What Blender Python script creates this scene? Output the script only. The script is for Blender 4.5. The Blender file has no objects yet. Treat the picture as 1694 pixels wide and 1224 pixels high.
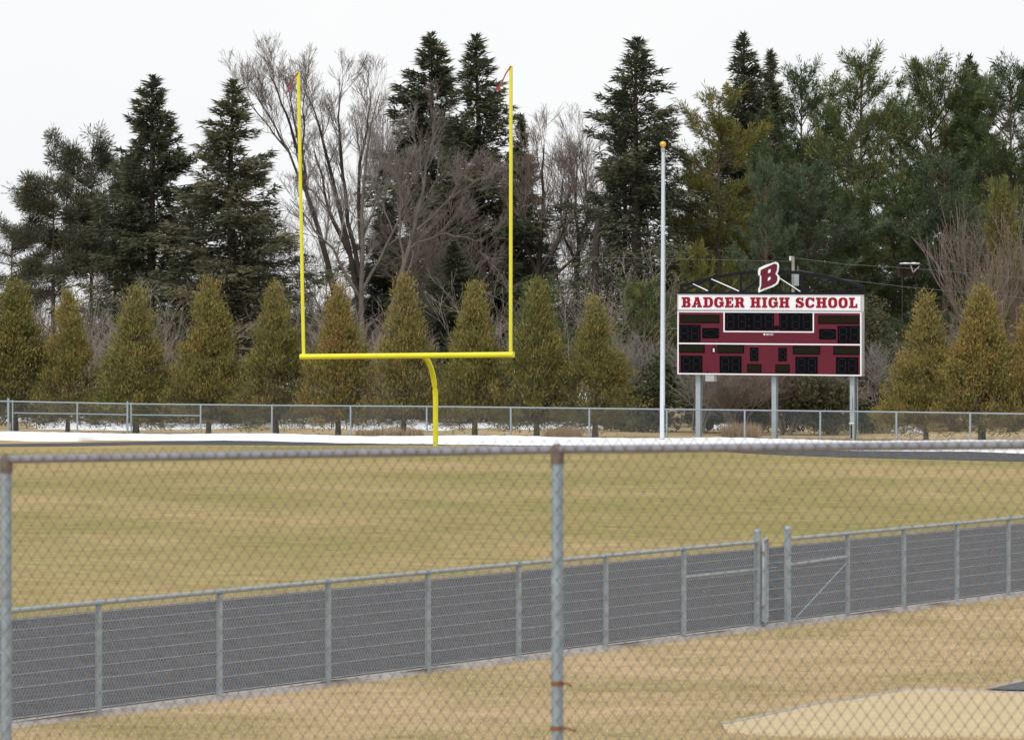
import bpy, math, random
import numpy as np
from mathutils import Vector

# ------------------------------------------------------------------ camera, sky, sun, exposure
PX_W, PX_H = 1694.0, 1224.0          # size of the photograph, only used to turn pixels into directions
FPX, CX, YH, EYE = 9400.0, 847.0, 545.0, 4.1
scene = bpy.context.scene
COL = scene.collection
cam_d = bpy.data.cameras.new('camera')
cam = bpy.data.objects.new('camera', cam_d); COL.objects.link(cam)
cam.location = (0, 0, EYE)
cam.rotation_euler = (math.radians(90), 0, 0)
cam_d.sensor_width = 36.0
cam_d.lens = 36.0 * FPX / PX_W
cam_d.shift_y = -(PX_H / 2 - YH) / PX_W
cam_d.clip_start = 1.0
cam_d.clip_end = 6000.0
cam_d.dof.use_dof = True
cam_d.dof.focus_distance = 195.0
cam_d.dof.aperture_fstop = 10.0
scene.camera = cam

SUN_EL, SUN_AZ = math.radians(48), math.radians(205)     # azimuth clockwise from +Y
world = bpy.data.worlds.new('World'); scene.world = world; world.use_nodes = True
wn, wl = world.node_tree.nodes, world.node_tree.links
wn.clear()
w_out = wn.new('ShaderNodeOutputWorld'); w_bg = wn.new('ShaderNodeBackground')
w_sky = wn.new('ShaderNodeTexSky'); w_sky.sky_type = 'NISHITA'; w_sky.sun_disc = False
w_sky.sun_elevation = SUN_EL; w_sky.sun_rotation = SUN_AZ
w_sky.dust_density = 4.0; w_sky.air_density = 1.0
w_mix = wn.new('ShaderNodeMixRGB'); w_mix.inputs[0].default_value = 0.93
w_mix.inputs[2].default_value = (10.1, 10.15, 10.2, 1)         # the closed overcast deck
wl.new(w_sky.outputs[0], w_mix.inputs[1])
w_tc = wn.new('ShaderNodeTexCoord'); w_no = wn.new('ShaderNodeTexNoise'); w_no.inputs['Scale'].default_value = 6.0; w_no.inputs['Detail'].default_value = 4
w_rp = wn.new('ShaderNodeValToRGB'); w_rp.color_ramp.elements[0].position = 0.3; w_rp.color_ramp.elements[1].position = 0.7
w_rp.color_ramp.elements[0].color = (0.95, 0.965, 0.985, 1); w_rp.color_ramp.elements[1].color = (1.03, 1.03, 1.03, 1)
w_mu = wn.new('ShaderNodeMixRGB'); w_mu.blend_type = 'MULTIPLY'; w_mu.inputs[0].default_value = 1.0
wl.new(w_tc.outputs['Generated'], w_no.inputs['Vector']); wl.new(w_no.outputs[0], w_rp.inputs[0])
wl.new(w_mix.outputs[0], w_mu.inputs[1]); wl.new(w_rp.outputs[0], w_mu.inputs[2]); wl.new(w_mu.outputs[0], w_bg.inputs[0])
w_bg.inputs[1].default_value = 0.1
wl.new(w_bg.outputs[0], w_out.inputs[0])

sun_d = bpy.data.lights.new('sun', 'SUN'); sun_d.energy = 1.5; sun_d.angle = math.radians(14)
sun_d.color = (1.0, 0.96, 0.9)
sun = bpy.data.objects.new('sun', sun_d); COL.objects.link(sun)
sdir = Vector((math.sin(SUN_AZ) * math.cos(SUN_EL), math.cos(SUN_AZ) * math.cos(SUN_EL), math.sin(SUN_EL)))
sun.rotation_euler = sdir.to_track_quat('Z', 'Y').to_euler()
sun.location = (0, -20, 60)
scene.view_settings.view_transform = 'Standard'
scene.view_settings.look = 'None'
scene.view_settings.exposure = 0.0
scene.view_settings.gamma = 1.0
scene.view_settings.use_curve_mapping = False
scene.cycles.max_bounces = 6
scene.cycles.diffuse_bounces = 3
scene.cycles.glossy_bounces = 2

# ------------------------------------------------------------------ ground shape, pixels to places
TH = math.radians(24.16)
AX = np.array([math.sin(TH), math.cos(TH)])         # the field's long axis
PE = np.array([math.cos(TH), -math.sin(TH)])        # across the field, to the right
GOAL = np.array([-3.23, 175.0])                     # foot of the plumb line from the crossbar's middle
FENCE_D = 47.0                                      # track fence, metres right of the field's axis
_p = np.array([-4.43, 60.88]); FENCE_D = float((_p - GOAL) @ PE) + 0.15
TRACK_W = 10.0

def sstep(a, b, v):
    t = np.clip((v - a) / (b - a), 0, 1); return t * t * (3 - 2 * t)

def ground_z(X, Y):
    X = np.asarray(X, float); Y = np.asarray(Y, float)
    d = (X - GOAL[0]) * PE[0] + (Y - GOAL[1]) * PE[1]
    s = (X - GOAL[0]) * AX[0] + (Y - GOAL[1]) * AX[1]
    crown = 0.46 * np.clip(1 - (d / 36.0) ** 2, 0, 1) * np.clip(1 - (s - 1.5) / 20.5, 0, 1) * sstep(-170, -120, s)
    bank = 1.55 * (1 - sstep(33, 46.5, Y)) + 0.85 * (1 - sstep(6, 26, Y))
    return crown + bank

def px(x, y, dz=0.0):
    """the point of the ground seen at photo pixel (x, y)"""
    z = 0.0
    for _ in range(30):
        Y = (EYE - z) * FPX / (y - YH); X = (x - CX) / FPX * Y
        z = 0.5 * z + 0.5 * (float(ground_z(X, Y)) + dz)
    return np.array([X, Y, z])

def at(x, y, Y):
    """the point at depth Y seen at photo pixel (x, y)"""
    return np.array([(x - CX) / FPX * Y, Y, EYE - (y - YH) / FPX * Y])

# ------------------------------------------------------------------ helpers
def link(o, parent=None):
    COL.objects.link(o)
    if parent is not None: o.parent = parent
    return o

def tag(o, label=None, cat=None, group=None, kind=None):
    if label: o['label'] = label
    if cat: o['category'] = cat
    if group: o['group'] = group
    if kind: o['kind'] = kind
    return o

def thing(name, label, cat, loc=(0, 0, 0), rz=0.0, group=None, scale=(1, 1, 1)):
    o = bpy.data.objects.new(name, None); link(o)
    o.empty_display_size = 0.3
    o.location = tuple(float(v) for v in loc); o.rotation_euler = (0, 0, rz); o.scale = scale
    return tag(o, label, cat, group)

def fast_mesh(name, V, Q, mat, tint=None, smooth=False):
    """mesh from numpy verts and equal-sized faces"""
    V = np.ascontiguousarray(V, np.float32); Q = np.ascontiguousarray(Q, np.int32)
    n, k = Q.shape
    me = bpy.data.meshes.new(name)
    me.vertices.add(len(V)); me.vertices.foreach_set('co', V.ravel())
    me.loops.add(n * k); me.loops.foreach_set('vertex_index', Q.ravel())
    me.polygons.add(n); me.polygons.foreach_set('loop_start', np.arange(0, n * k, k, dtype=np.int32))
    try: me.polygons.foreach_set('loop_total', np.full(n, k, np.int32))
    except Exception: pass
    if smooth: me.polygons.foreach_set('use_smooth', np.ones(n, bool))
    if tint is not None:
        a = me.attributes.new('tint', 'FLOAT', 'POINT'); a.data.foreach_set('value', np.ascontiguousarray(tint, np.float32))
    me.update(calc_edges=True)
    if mat is not None: me.materials.append(mat)
    return me

class MB:
    """collects shapes, builds ONE mesh object"""
    def __init__(self): self.v = []; self.f = []; self.sm = []
    def add(self, vs, fs, smooth=False):
        o = len(self.v); self.v += [tuple(float(c) for c in p) for p in vs]
        self.f += [[i + o for i in f] for f in fs]; self.sm += [smooth] * len(fs); return self
    def box(self, c, s, ax=None):
        ax = ax or ((1, 0, 0), (0, 1, 0), (0, 0, 1)); c = np.array(c, float); A = np.array(ax, float)
        vs = [c + A[0] * s[0] / 2 * i + A[1] * s[1] / 2 * j + A[2] * s[2] / 2 * k for k in (-1, 1) for j in (-1, 1) for i in (-1, 1)]
        return self.add(vs, [(0, 2, 3, 1), (4, 5, 7, 6), (0, 1, 5, 4), (2, 6, 7, 3), (0, 4, 6, 2), (1, 3, 7, 5)])
    def tube(self, pts, rad, k=12, caps=True):
        pts = [np.array(p, float) for p in pts]; n = len(pts)
        rad = [rad] * n if np.isscalar(rad) else rad
        ref = np.array((0, 0, 1.0)); vs = []; fs = []
        for i, p in enumerate(pts):
            d = pts[min(i + 1, n - 1)] - pts[max(i - 1, 0)]; d /= np.linalg.norm(d)
            r = ref if abs(d @ ref) < 0.95 else np.array((1.0, 0, 0))
            u = np.cross(d, r); u /= np.linalg.norm(u); w = np.cross(d, u)
            vs += [p + rad[i] * (math.cos(6.28318531 * j / k) * u + math.sin(6.28318531 * j / k) * w) for j in range(k)]
        for i in range(n - 1):
            for j in range(k):
                a, b = i * k + j, i * k + (j + 1) % k
                fs.append((a, b, b + k, a + k))
        self.add(vs, fs, True)
        if caps:
            self.add(vs[:k], [tuple(range(k))]); self.add(vs[-k:], [tuple(range(k - 1, -1, -1))])
        return self
    def bar(self, a, b, w, h, up=(0, 0, 1)):
        a, b = np.array(a, float), np.array(b, float); d = b - a; L = np.linalg.norm(d); d /= L
        u = np.cross(d, np.array(up, float)); u /= np.linalg.norm(u); v = np.cross(u, d)
        return self.box((a + b) / 2, (L, w, h), (d, u, v))
    def ball(self, c, r, nu=16, nv=10, sz=1.0):
        vs = []; fs = []
        for i in range(nv + 1):
            t = math.pi * i / nv
            for j in range(nu):
                a = 2 * math.pi * j / nu
                vs.append((c[0] + r * math.sin(t) * math.cos(a), c[1] + r * math.sin(t) * math.sin(a), c[2] + r * sz * math.cos(t)))
        for i in range(nv):
            for j in range(nu):
                fs.append((i * nu + j, i * nu + (j + 1) % nu, (i + 1) * nu + (j + 1) % nu, (i + 1) * nu + j))
        return self.add(vs, fs, True)
    def build(self, name, mat, parent=None, off=(0, 0, 0), bevel=0.0):
        me = bpy.data.meshes.new(name)
        off = np.array(off, float)
        me.from_pydata([tuple(np.array(p) - off) for p in self.v], [], self.f)
        me.polygons.foreach_set('use_smooth', self.sm)
        me.materials.append(mat); me.update()
        o = link(bpy.data.objects.new(name, me), parent)
        if bevel:
            m = o.modifiers.new('bevel', 'BEVEL'); m.width = bevel; m.segments = 2; m.limit_method = 'ANGLE'
        return o

def prisms(P0, P1, R0, R1, k=3):
    """many open tapered prisms at once: verts, quads"""
    P0, P1 = np.asarray(P0, float), np.asarray(P1, float); n = len(P0)
    D = P1 - P0; D /= np.maximum(np.linalg.norm(D, axis=1, keepdims=True), 1e-9)
    ref = np.where(np.abs(D[:, 2:3]) > 0.9, np.array([[1.0, 0, 0]]), np.array([[0, 0, 1.0]]))
    U = np.cross(D, ref); U /= np.linalg.norm(U, axis=1, keepdims=True); W = np.cross(D, U)
    V = np.empty((n, 2, k, 3))
    for j in range(k):
        a = 2 * math.pi * j / k; o = math.cos(a) * U + math.sin(a) * W
        V[:, 0, j] = P0 + o * np.reshape(R0, (-1, 1)); V[:, 1, j] = P1 + o * np.reshape(R1, (-1, 1))
    b = (np.arange(n) * 2 * k)[:, None]
    Q = np.concatenate([b + np.array([[j, (j + 1) % k, k + (j + 1) % k, k + j]]) for j in range(k)], 0)
    return V.reshape(-1, 3), Q

def rhombi(P, D, S, L, W):
    """leaf-sized kite faces: base P, direction D, side S"""
    D = D / np.maximum(np.linalg.norm(D, axis=1, keepdims=True), 1e-9)
    S = np.cross(D, S); S /= np.maximum(np.linalg.norm(S, axis=1, keepdims=True), 1e-9)
    L = np.reshape(L, (-1, 1)); W = np.reshape(W, (-1, 1)); n = len(P)
    V = np.stack([P, P + D * L * 0.45 + S * W / 2, P + D * L, P + D * L * 0.45 - S * W / 2], 1).reshape(-1, 3)
    return V, np.arange(4 * n).reshape(-1, 4)

# ------------------------------------------------------------------ materials
def nodes_of(m):
    m.use_nodes = True; return m.node_tree.nodes, m.node_tree.links

def paint(name, col, rough=0.5, metal=0.0, var=0.12, scale=6.0, bump=0.0, spec=0.5, col2=None):
    m = bpy.data.materials.new(name); n, l = nodes_of(m); b = n['Principled BSDF']
    tc = n.new('ShaderNodeTexCoord'); no = n.new('ShaderNodeTexNoise'); no.inputs['Scale'].default_value = scale
    no.inputs['Detail'].default_value = 6; no.inputs['Roughness'].default_value = 0.65
    r = n.new('ShaderNodeValToRGB'); r.color_ramp.elements[0].position = 0.3; r.color_ramp.elements[1].position = 0.7
    c2 = col2 or tuple(c * (1 - var) for c in col)
    r.color_ramp.elements[0].color = (*c2, 1); r.color_ramp.elements[1].color = (*[min(1, c * (1 + var)) for c in col], 1)
    l.new(tc.outputs['Object'], no.inputs['Vector']); l.new(no.outputs[0], r.inputs[0]); l.new(r.outputs[0], b.inputs['Base Color'])
    b.inputs['Roughness'].default_value = rough; b.inputs['Metallic'].default_value = metal
    b.inputs['Specular IOR Level'].default_value = spec
    if bump:
        bp = n.new('ShaderNodeBump'); bp.inputs['Strength'].default_value = bump; bp.inputs['Distance'].default_value = 0.02
        l.new(no.outputs[0], bp.inputs['Height']); l.new(bp.outputs[0], b.inputs['Normal'])
    return m

def foliage(name, stops, rough=0.75, trans=0.12, obj_var=0.16):
    """leaf material: colour from each leaf's own tint, shifted a little from tree to tree"""
    m = bpy.data.materials.new(name); n, l = nodes_of(m); b = n['Principled BSDF']
    at_ = n.new('ShaderNodeAttribute'); at_.attribute_name = 'tint'
    r = n.new('ShaderNodeValToRGB'); cr = r.color_ramp
    while len(cr.elements) < len(stops): cr.elements.new(0.5)
    for e, (p, c) in zip(cr.elements, stops): e.position = p; e.color = (*c, 1)
    oi = n.new('ShaderNodeObjectInfo')
    mr = n.new('ShaderNodeMapRange'); mr.inputs[3].default_value = -obj_var; mr.inputs[4].default_value = obj_var
    ad = n.new('ShaderNodeMath'); ad.operation = 'ADD'; ad.use_clamp = True
    l.new(oi.outputs['Random'], mr.inputs[0]); l.new(mr.outputs[0], ad.inputs[1]); l.new(at_.outputs['Fac'], ad.inputs[0])
    l.new(ad.outputs[0], r.inputs[0]); l.new(r.outputs[0], b.inputs['Base Color'])
    b.inputs['Roughness'].default_value = rough; b.inputs['Specular IOR Level'].default_value = 0.25
    tr = n.new('ShaderNodeBsdfTranslucent'); l.new(r.outputs[0], tr.inputs[0])
    mx = n.new('ShaderNodeMixShader'); mx.inputs[0].default_value = trans
    l.new(b.outputs[0], mx.inputs[1]); l.new(tr.outputs[0], mx.inputs[2]); l.new(mx.outputs[0], n['Material Output'].inputs[0])
    return m

def turf(name, tan, tan2, green, big=0.05, green_amt=0.5, stretch=(1, 1, 1), bare=None):
    """dormant grass: tan and green drifts over fine straw grain"""
    m = bpy.data.materials.new(name); n, l = nodes_of(m); b = n['Principled BSDF']
    tc = n.new('ShaderNodeTexCoord'); mp = n.new('ShaderNodeMapping'); mp.inputs['Scale'].default_value = stretch
    mp.inputs['Rotation'].default_value = (0, 0, TH)
    l.new(tc.outputs['Object'], mp.inputs[0])
    def noise(scale, detail, rough, vec):
        t = n.new('ShaderNodeTexNoise'); t.inputs['Scale'].default_value = scale
        t.inputs['Detail'].default_value = detail; t.inputs['Roughness'].default_value = rough
        l.new(vec, t.inputs['Vector']); return t.outputs[0]
    def ramp(fac, p0, c0, p1, c1):
        r = n.new('ShaderNodeValToRGB'); r.color_ramp.elements[0].position = p0; r.color_ramp.elements[1].position = p1
        r.color_ramp.elements[0].color = (*c0, 1); r.color_ramp.elements[1].color = (*c1, 1)
        l.new(fac, r.inputs[0]); return r.outputs[0]
    def mix(fac, a, c):
        x = n.new('ShaderNodeMixRGB'); l.new(fac, x.inputs[0]); l.new(a, x.inputs[1]); l.new(c, x.inputs[2]); return x.outputs[0]
    n_big = noise(big, 5, 0.6, mp.outputs[0]); n_mid = noise(big * 14, 5, 0.6, mp.outputs[0])
    n_fine = noise(9.0, 8, 0.75, tc.outputs['Object']); n_grain = noise(70.0, 4, 0.8, tc.outputs['Object'])
    c_tan = ramp(n_mid, 0.35, tan, 0.65, tan2)
    c_gr = ramp(n_fine, 0.35, tuple(c * 0.8 for c in green), 0.7, tuple(c * 1.25 for c in green))
    g = ramp(n_big, 0.5 - 0.12 * green_amt, (0, 0, 0), 0.72 - 0.15 * green_amt, (1, 1, 1))
    gm = n.new('ShaderNodeMath'); gm.operation = 'MULTIPLY'
    g2 = ramp(n_mid, 0.3, (0.25, 0.25, 0.25), 0.7, (1, 1, 1))
    l.new(g, gm.inputs[0]); l.new(g2, gm.inputs[1])
    c = mix(gm.outputs[0], c_tan, c_gr)
    n_clump = noise(1.3, 8, 0.85, tc.outputs['Object'])
    cl_ = ramp(n_clump, 0.34, (0.66, 0.66, 0.58), 0.62, (1.12, 1.11, 1.10))
    m0 = n.new('ShaderNodeMixRGB'); m0.blend_type = 'MULTIPLY'; m0.inputs[0].default_value = 1.0
    l.new(c, m0.inputs[1]); l.new(cl_, m0.inputs[2]); c = m0.outputs[0]
    gr = ramp(n_grain, 0.3, (0.55, 0.53, 0.48), 0.72, (1.08, 1.08, 1.08))
    mu = n.new('ShaderNodeMixRGB'); mu.blend_type = 'MULTIPLY'; mu.inputs[0].default_value = 0.9
    l.new(c, mu.inputs[1]); l.new(gr, mu.inputs[2])
    l.new(mu.outputs[0], b.inputs['Base Color'])
    b.inputs['Roughness'].default_value = 0.95; b.inputs['Specular IOR Level'].default_value = 0.1
    bp = n.new('ShaderNodeBump'); bp.inputs['Strength'].default_value = 0.6; bp.inputs['Distance'].default_value = 0.03
    l.new(n_fine, bp.inputs['Height']); l.new(bp.outputs[0], b.inputs['Normal'])
    return m

M = {}
M['turf_field'] = turf('turf_field', (0.45, 0.34, 0.16), (0.53, 0.415, 0.22), (0.265, 0.262, 0.07), 0.07, 0.85, (1.15, 0.8, 1))
M['turf_ground'] = turf('turf_ground', (0.58, 0.435, 0.27), (0.66, 0.505, 0.33), (0.32, 0.29, 0.105), 0.3, 0.6, (0.9, 0.8, 1))
M['track'] = paint('track_rubber', (0.060, 0.065, 0.073), 0.9, 0, 0.5, 2.4, 0.3, 0.15)
M['line'] = paint('lane_paint', (0.33, 0.34, 0.36), 0.8, 0, 0.15, 2.0, 0, 0.2, (0.22, 0.225, 0.235))
M['concrete'] = paint('concrete', (0.38, 0.35, 0.325), 0.9, 0, 0.28, 5.0, 0.3, 0.3)
M['sand'] = paint('sand', (0.53, 0.425, 0.255), 0.95, 0, 0.1, 3.0, 0.5, 0.2)
M['asphalt'] = paint('asphalt', (0.10, 0.105, 0.11), 0.9, 0, 0.2, 12.0, 0.3, 0.3)
M['snow'] = paint('snow', (0.88, 0.9, 0.93), 0.7, 0, 0.04, 2.0, 0.25, 0.3)
M['galv'] = paint('galvanised_steel', (0.31, 0.36, 0.40), 0.45, 0.25, 0.16, 9.0, 0, 0.5)
M['galv_old'] = paint('weathered_galvanised_steel', (0.28, 0.345, 0.40), 0.6, 0.15, 0.22, 14.0, 0, 0.5)
M['rail_near'] = paint('weathered_rail', (0.25, 0.255, 0.30), 0.6, 0.15, 0.22, 8.0, 0, 0.5)
M['wire'] = paint('fence_wire', (0.34, 0.36, 0.38), 0.5, 0.3, 0.15, 20.0)
M['wire_old'] = paint('rusty_fence_wire', (0.20, 0.17, 0.15), 0.7, 0.1, 0.3, 30.0)
M['rust'] = paint('rust', (0.24, 0.095, 0.045), 0.85, 0, 0.4, 40.0, 0.3)
M['collar'] = paint('brown_collar', (0.15, 0.115, 0.10), 0.8, 0, 0.4, 30.0, 0.2)
M['yellow'] = paint('yellow_enamel', (0.80, 0.75, 0.035), 0.45, 0, 0.09, 1.3)
M['ribbon'] = paint('red_ribbon', (0.33, 0.05, 0.045), 0.8)
M['white'] = paint('white_paint', (0.80, 0.81, 0.83), 0.4, 0, 0.03, 3.0)
M['pole_white'] = paint('pole_white', (0.62, 0.68, 0.74), 0.35, 0.1, 0.05, 3.0)
M['gold'] = paint('gold_ball', (0.72, 0.46, 0.08), 0.35, 0.5, 0.05)
M['maroon'] = paint('maroon_paint', (0.115, 0.012, 0.026), 0.6, 0, 0.08, 2.0, 0, 0.2)
M['red'] = paint('red_lettering', (0.27, 0.008, 0.024), 0.6, 0, 0.04, 2.0, 0, 0.1)
M['grey_edge'] = paint('grey_aluminium', (0.45, 0.44, 0.47), 0.5, 0.3, 0.06)
M['black'] = paint('display_black', (0.004, 0.004, 0.006), 0.7, 0, 0.2, 3.0, 0, 0.03)
M['olive'] = paint('display_mask', (0.014, 0.013, 0.007), 0.7, 0, 0.2, 30.0, 0, 0.05)
M['segment'] = paint('display_segment', (0.020, 0.022, 0.020), 0.7, 0, 0.2, 5.0, 0, 0.05)
M['navy'] = paint('dark_truss_paint', (0.005, 0.006, 0.010), 0.6, 0, 0.2, 3.0, 0, 0.2)
M['steel_post'] = paint('steel_column', (0.38, 0.44, 0.48), 0.45, 0.3, 0.1, 4.0)
M['bark_grey'] = paint('grey_bark', (0.16, 0.14, 0.12), 0.95, 0, 0.3, 3.0, 0.6, 0.1)
M['bark_dark'] = paint('dark_bark', (0.065, 0.052, 0.045), 0.95, 0, 0.3, 3.0, 0.6, 0.1)
M['bark_pine'] = paint('pine_bark', (0.12, 0.09, 0.075), 0.95, 0, 0.3, 2.0, 0.6, 0.1)
M['twig_grey'] = paint('grey_twigs', (0.23, 0.195, 0.175), 0.95, 0, 0.25, 1.5, 0, 0.1)
M['twig_brown'] = paint('brown_twigs', (0.25, 0.20, 0.175), 0.95, 0, 0.25, 1.5, 0, 0.1)
M['twig_pale'] = paint('pale_twigs', (0.27, 0.25, 0.235), 0.95, 0, 0.25, 1.5, 0, 0.1)
M['twig_brush'] = paint('brush_twigs', (0.30, 0.255, 0.23), 0.95, 0, 0.35, 0.35, 0, 0.1)
M['wood_grey'] = paint('weathered_wood', (0.33, 0.32, 0.30), 0.9, 0, 0.2, 4.0)
M['wood_pole'] = paint('pole_wood', (0.32, 0.31, 0.29), 0.9, 0, 0.2, 4.0)
M['cable'] = paint('power_line', (0.16, 0.17, 0.17), 0.8)
M['spruce'] = foliage('spruce_needles', [(0, (0.052, 0.066, 0.042)), (0.5, (0.105, 0.122, 0.074)), (1, (0.20, 0.175, 0.105))], trans=0.2)
M['pine'] = foliage('pine_needles', [(0, (0.046, 0.074, 0.034)), (0.5, (0.098, 0.135, 0.052)), (0.85, (0.175, 0.19, 0.066)), (1, (0.26, 0.23, 0.065))], trans=0.15, obj_var=0.2)
M['pine_blue'] = foliage('blue_pine_needles', [(0, (0.050, 0.078, 0.046)), (0.6, (0.115, 0.155, 0.088)), (1, (0.22, 0.24, 0.145))], trans=0.15)
M['pine_yellow'] = foliage('yellow_pine_needles', [(0, (0.065, 0.082, 0.028)), (0.6, (0.155, 0.155, 0.042)), (1, (0.30, 0.25, 0.065))], trans=0.15)
M['red_pine'] = foliage('red_pine_needles', [(0, (0.045, 0.055, 0.036)), (0.6, (0.10, 0.105, 0.065)), (1, (0.16, 0.15, 0.09))], trans=0.2)
M['cedar'] = foliage('arborvitae_sprays', [(0, (0.115, 0.125, 0.036)), (0.45, (0.235, 0.21, 0.062)), (0.78, (0.315, 0.25, 0.075)), (1, (0.35, 0.215, 0.085))], obj_var=0.2)
M['undergrowth'] = foliage('undergrowth_leaves', [(0, (0.035, 0.045, 0.024)), (0.6, (0.080, 0.085, 0.042)), (1, (0.14, 0.125, 0.07))])
M['straw'] = foliage('straw', [(0, (0.22, 0.15, 0.08)), (0.6, (0.38, 0.27, 0.16)), (1, (0.5, 0.38, 0.24))], obj_var=0.05)
M['grass_blades'] = foliage('grass_blades', [(0, (0.26, 0.24, 0.065)), (0.28, (0.42, 0.34, 0.15)), (0.6, (0.60, 0.455, 0.285)), (1, (0.72, 0.565, 0.38))], obj_var=0.02)
M['dead_leaf'] = foliage('dead_leaves', [(0, (0.13, 0.085, 0.06)), (0.6, (0.21, 0.145, 0.11)), (1, (0.28, 0.20, 0.15))])

# ------------------------------------------------------------------ the ground, field and track
def sheet(name, rows, dz, mat, kind='structure', parent=None, skirt=()):
    """rows: lists of (x, y) of equal length; drapes a sheet over the ground at +dz"""
    V = []; m = len(rows[0])
    for i, r in enumerate(rows):
        for (x, y) in r: V.append((x, y, float(ground_z(x, y)) + (dz if i not in skirt else -0.06)))
    Q = [(i * m + j, i * m + j + 1, (i + 1) * m + j + 1, (i + 1) * m + j) for i in range(len(rows) - 1) for j in range(m - 1)]
    me = fast_mesh(name, np.array(V), np.array(Q), mat, smooth=True)
    o = link(bpy.data.objects.new(name, me), parent)
    if parent is None: tag(o, kind=kind)
    return o

def lerp_rows(A, B, n):
    A, B = np.array(A, float), np.array(B, float)
    return [A + (B - A) * t for t in np.linspace(0, 1, n)]

ys = np.concatenate([np.linspace(-40, 60, 51), np.linspace(62, 170, 37), np.linspace(172, 240, 69), np.geomspace(245, 4500, 26)])
rows = []
for y in ys:
    w = 60 + abs(y) * 0.9
    rows.append([(x, y) for x in np.concatenate([np.linspace(-w, -40, 12)[:-1], np.linspace(-40, 40, 81), np.linspace(40, w, 12)[1:]])])
tag(sheet('ground', rows, -0.02, M['turf_ground']), 'straw-coloured winter grass ground running to the horizon', kind='structure')

# inner edge of the track: the near straight, the bend outside the frame, the far bend seen behind the goal
def fp(d, s):   # field frame -> ground
    return GOAL + PE * d + AX * s
D_IN = FENCE_D - 0.25 - TRACK_W
edge = [fp(D_IN, s) for s in np.linspace(-135, -42, 40)]
E0, E0d = edge[-1], AX
far_px = [(1694, 764), (1500, 760.5), (1330, 756), (1200, 750), (1040, 742), (900, 738.6), (780, 736.8), (650, 736.0), (540, 736.2), (400, 737.5), (200, 738.8), (0, 739.8), (-300, 741.5), (-700, 744)]
far = [px(*p)[:2] for p in far_px]
F0 = far[0]; F0d = (far[0] - far[2]); F0d /= np.linalg.norm(F0d)
h = np.linalg.norm(F0 - E0) * 0.55
for t in np.linspace(0, 1, 22)[1:-1]:
    edge.append((1 - t) ** 3 * E0 + 3 * (1 - t) ** 2 * t * (E0 + E0d * h) + 3 * (1 - t) * t * t * (F0 + F0d * h) + t ** 3 * F0)
edge += far
edge = np.array(edge)
# resample and smooth
seg = np.concatenate([[0], np.cumsum(np.linalg.norm(np.diff(edge, axis=0), axis=1))])
uu = np.arange(0, seg[-1], 1.5)
edge = np.stack([np.interp(uu, seg, edge[:, 0]), np.interp(uu, seg, edge[:, 1])], 1)
for _ in range(6): edge[1:-1] = 0.25 * edge[:-2] + 0.5 * edge[1:-1] + 0.25 * edge[2:]
tang = np.gradient(edge, axis=0); tang /= np.linalg.norm(tang, axis=1, keepdims=True)
outw = np.stack([tang[:, 1], -tang[:, 0]], 1)
def offs(d): return edge + outw * d
# the field: inside the track's edge, out to the left
cols = []
for p in edge: cols.append(p)
left = np.array([fp(-60, s) for s in np.interp(uu[:len(edge)], [0, uu[-1]], [-150, 60])])
# walk the edge and close towards the field's axis
axis_pts = np.array([fp(-45, ((p - GOAL) @ AX) if ((p - GOAL) @ AX) < 0 else ((p - GOAL) @ AX) * 0.2) for p in edge])
turf_rows = []
for t in np.concatenate([[0, 0.02, 0.05], np.linspace(0.1, 1, 28)]):
    turf_rows.append(edge + (axis_pts - edge) * t)
football_field = sheet('football_field', turf_rows, 0.012, M['turf_field'])
tag(football_field, 'striped tan and olive dormant grass of the football field')
track = sheet('running_track', [offs(d) for d in np.linspace(-0.02, TRACK_W, 6)], 0.022, M['track'])
tag(track, 'dark grey running track with pale lane lines')
for k in range(9):
    d = 0.12 + k * 1.22
    sheet('lane_line', [offs(d), offs(d + 0.06)], 0.028, M['line'], parent=track)
# concrete mow strip under the track fence
def fence_pt(s, d=0.0): return GOAL + PE * (FENCE_D + d) + AX * s
ss = np.linspace(-135, -42, 120)
_rng = np.random.default_rng(3)
tag(sheet('concrete_strip', [[fence_pt(s, -0.15) for s in ss], [fence_pt(s, 0.0) for s in ss], [fence_pt(s, 0.01 + 0.03 * math.sin(s * 2.1) + 0.02 * math.sin(s * 7.3)) for s in ss], [fence_pt(s, 0.13 + 0.03 * math.sin(s * 2.1)) for s in ss]], 0.035, M['concrete'], skirt=(3,)), 'pale concrete strip under the track fence')

# sand area and paved runway in the lower right corner
top_px = [(1196, 1199), (1240, 1190), (1285, 1180.5), (1345, 1167), (1400, 1159), (1450, 1151), (1500, 1142), (1560, 1142.5), (1640, 1145.5), (1700, 1147.5), (1850, 1152)]
bot_px = [(1196, 1200.5), (1240, 1205), (1285, 1207.5), (1345, 1209), (1400, 1209.5), (1450, 1210), (1500, 1210), (1560, 1210.5), (1640, 1211), (1700, 1211), (1850, 1212)]
A = np.array([px(*p)[:2] for p in top_px]); B = np.array([px(*p)[:2] for p in bot_px])
def dense(P, n=6):
    t = np.arange(len(P)); q = np.linspace(0, len(P) - 1, (len(P) - 1) * n + 1)
    return np.stack([np.interp(q, t, P[:, 0]), np.interp(q, t, P[:, 1])], 1)
A2, B2 = dense(A), dense(B)
A_S, B_S = A2.copy(), B2.copy()
B2[1:, 1] += _rng.uniform(-0.12, 0.12, len(B2) - 1)
tag(sheet('sand_pit', lerp_rows(A2, B2, 8) + [B2 + (0, -1.2)], 0.012, M['sand'], skirt=(8,)), 'pale tan sand area edged with concrete')
mb = MB()
mb.tube([(x, y, float(ground_z(x, y)) - 0.012) for x, y in A2], 0.045, 6)
mb.build('sand_edging', M['concrete'])['kind'] = 'structure'
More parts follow.
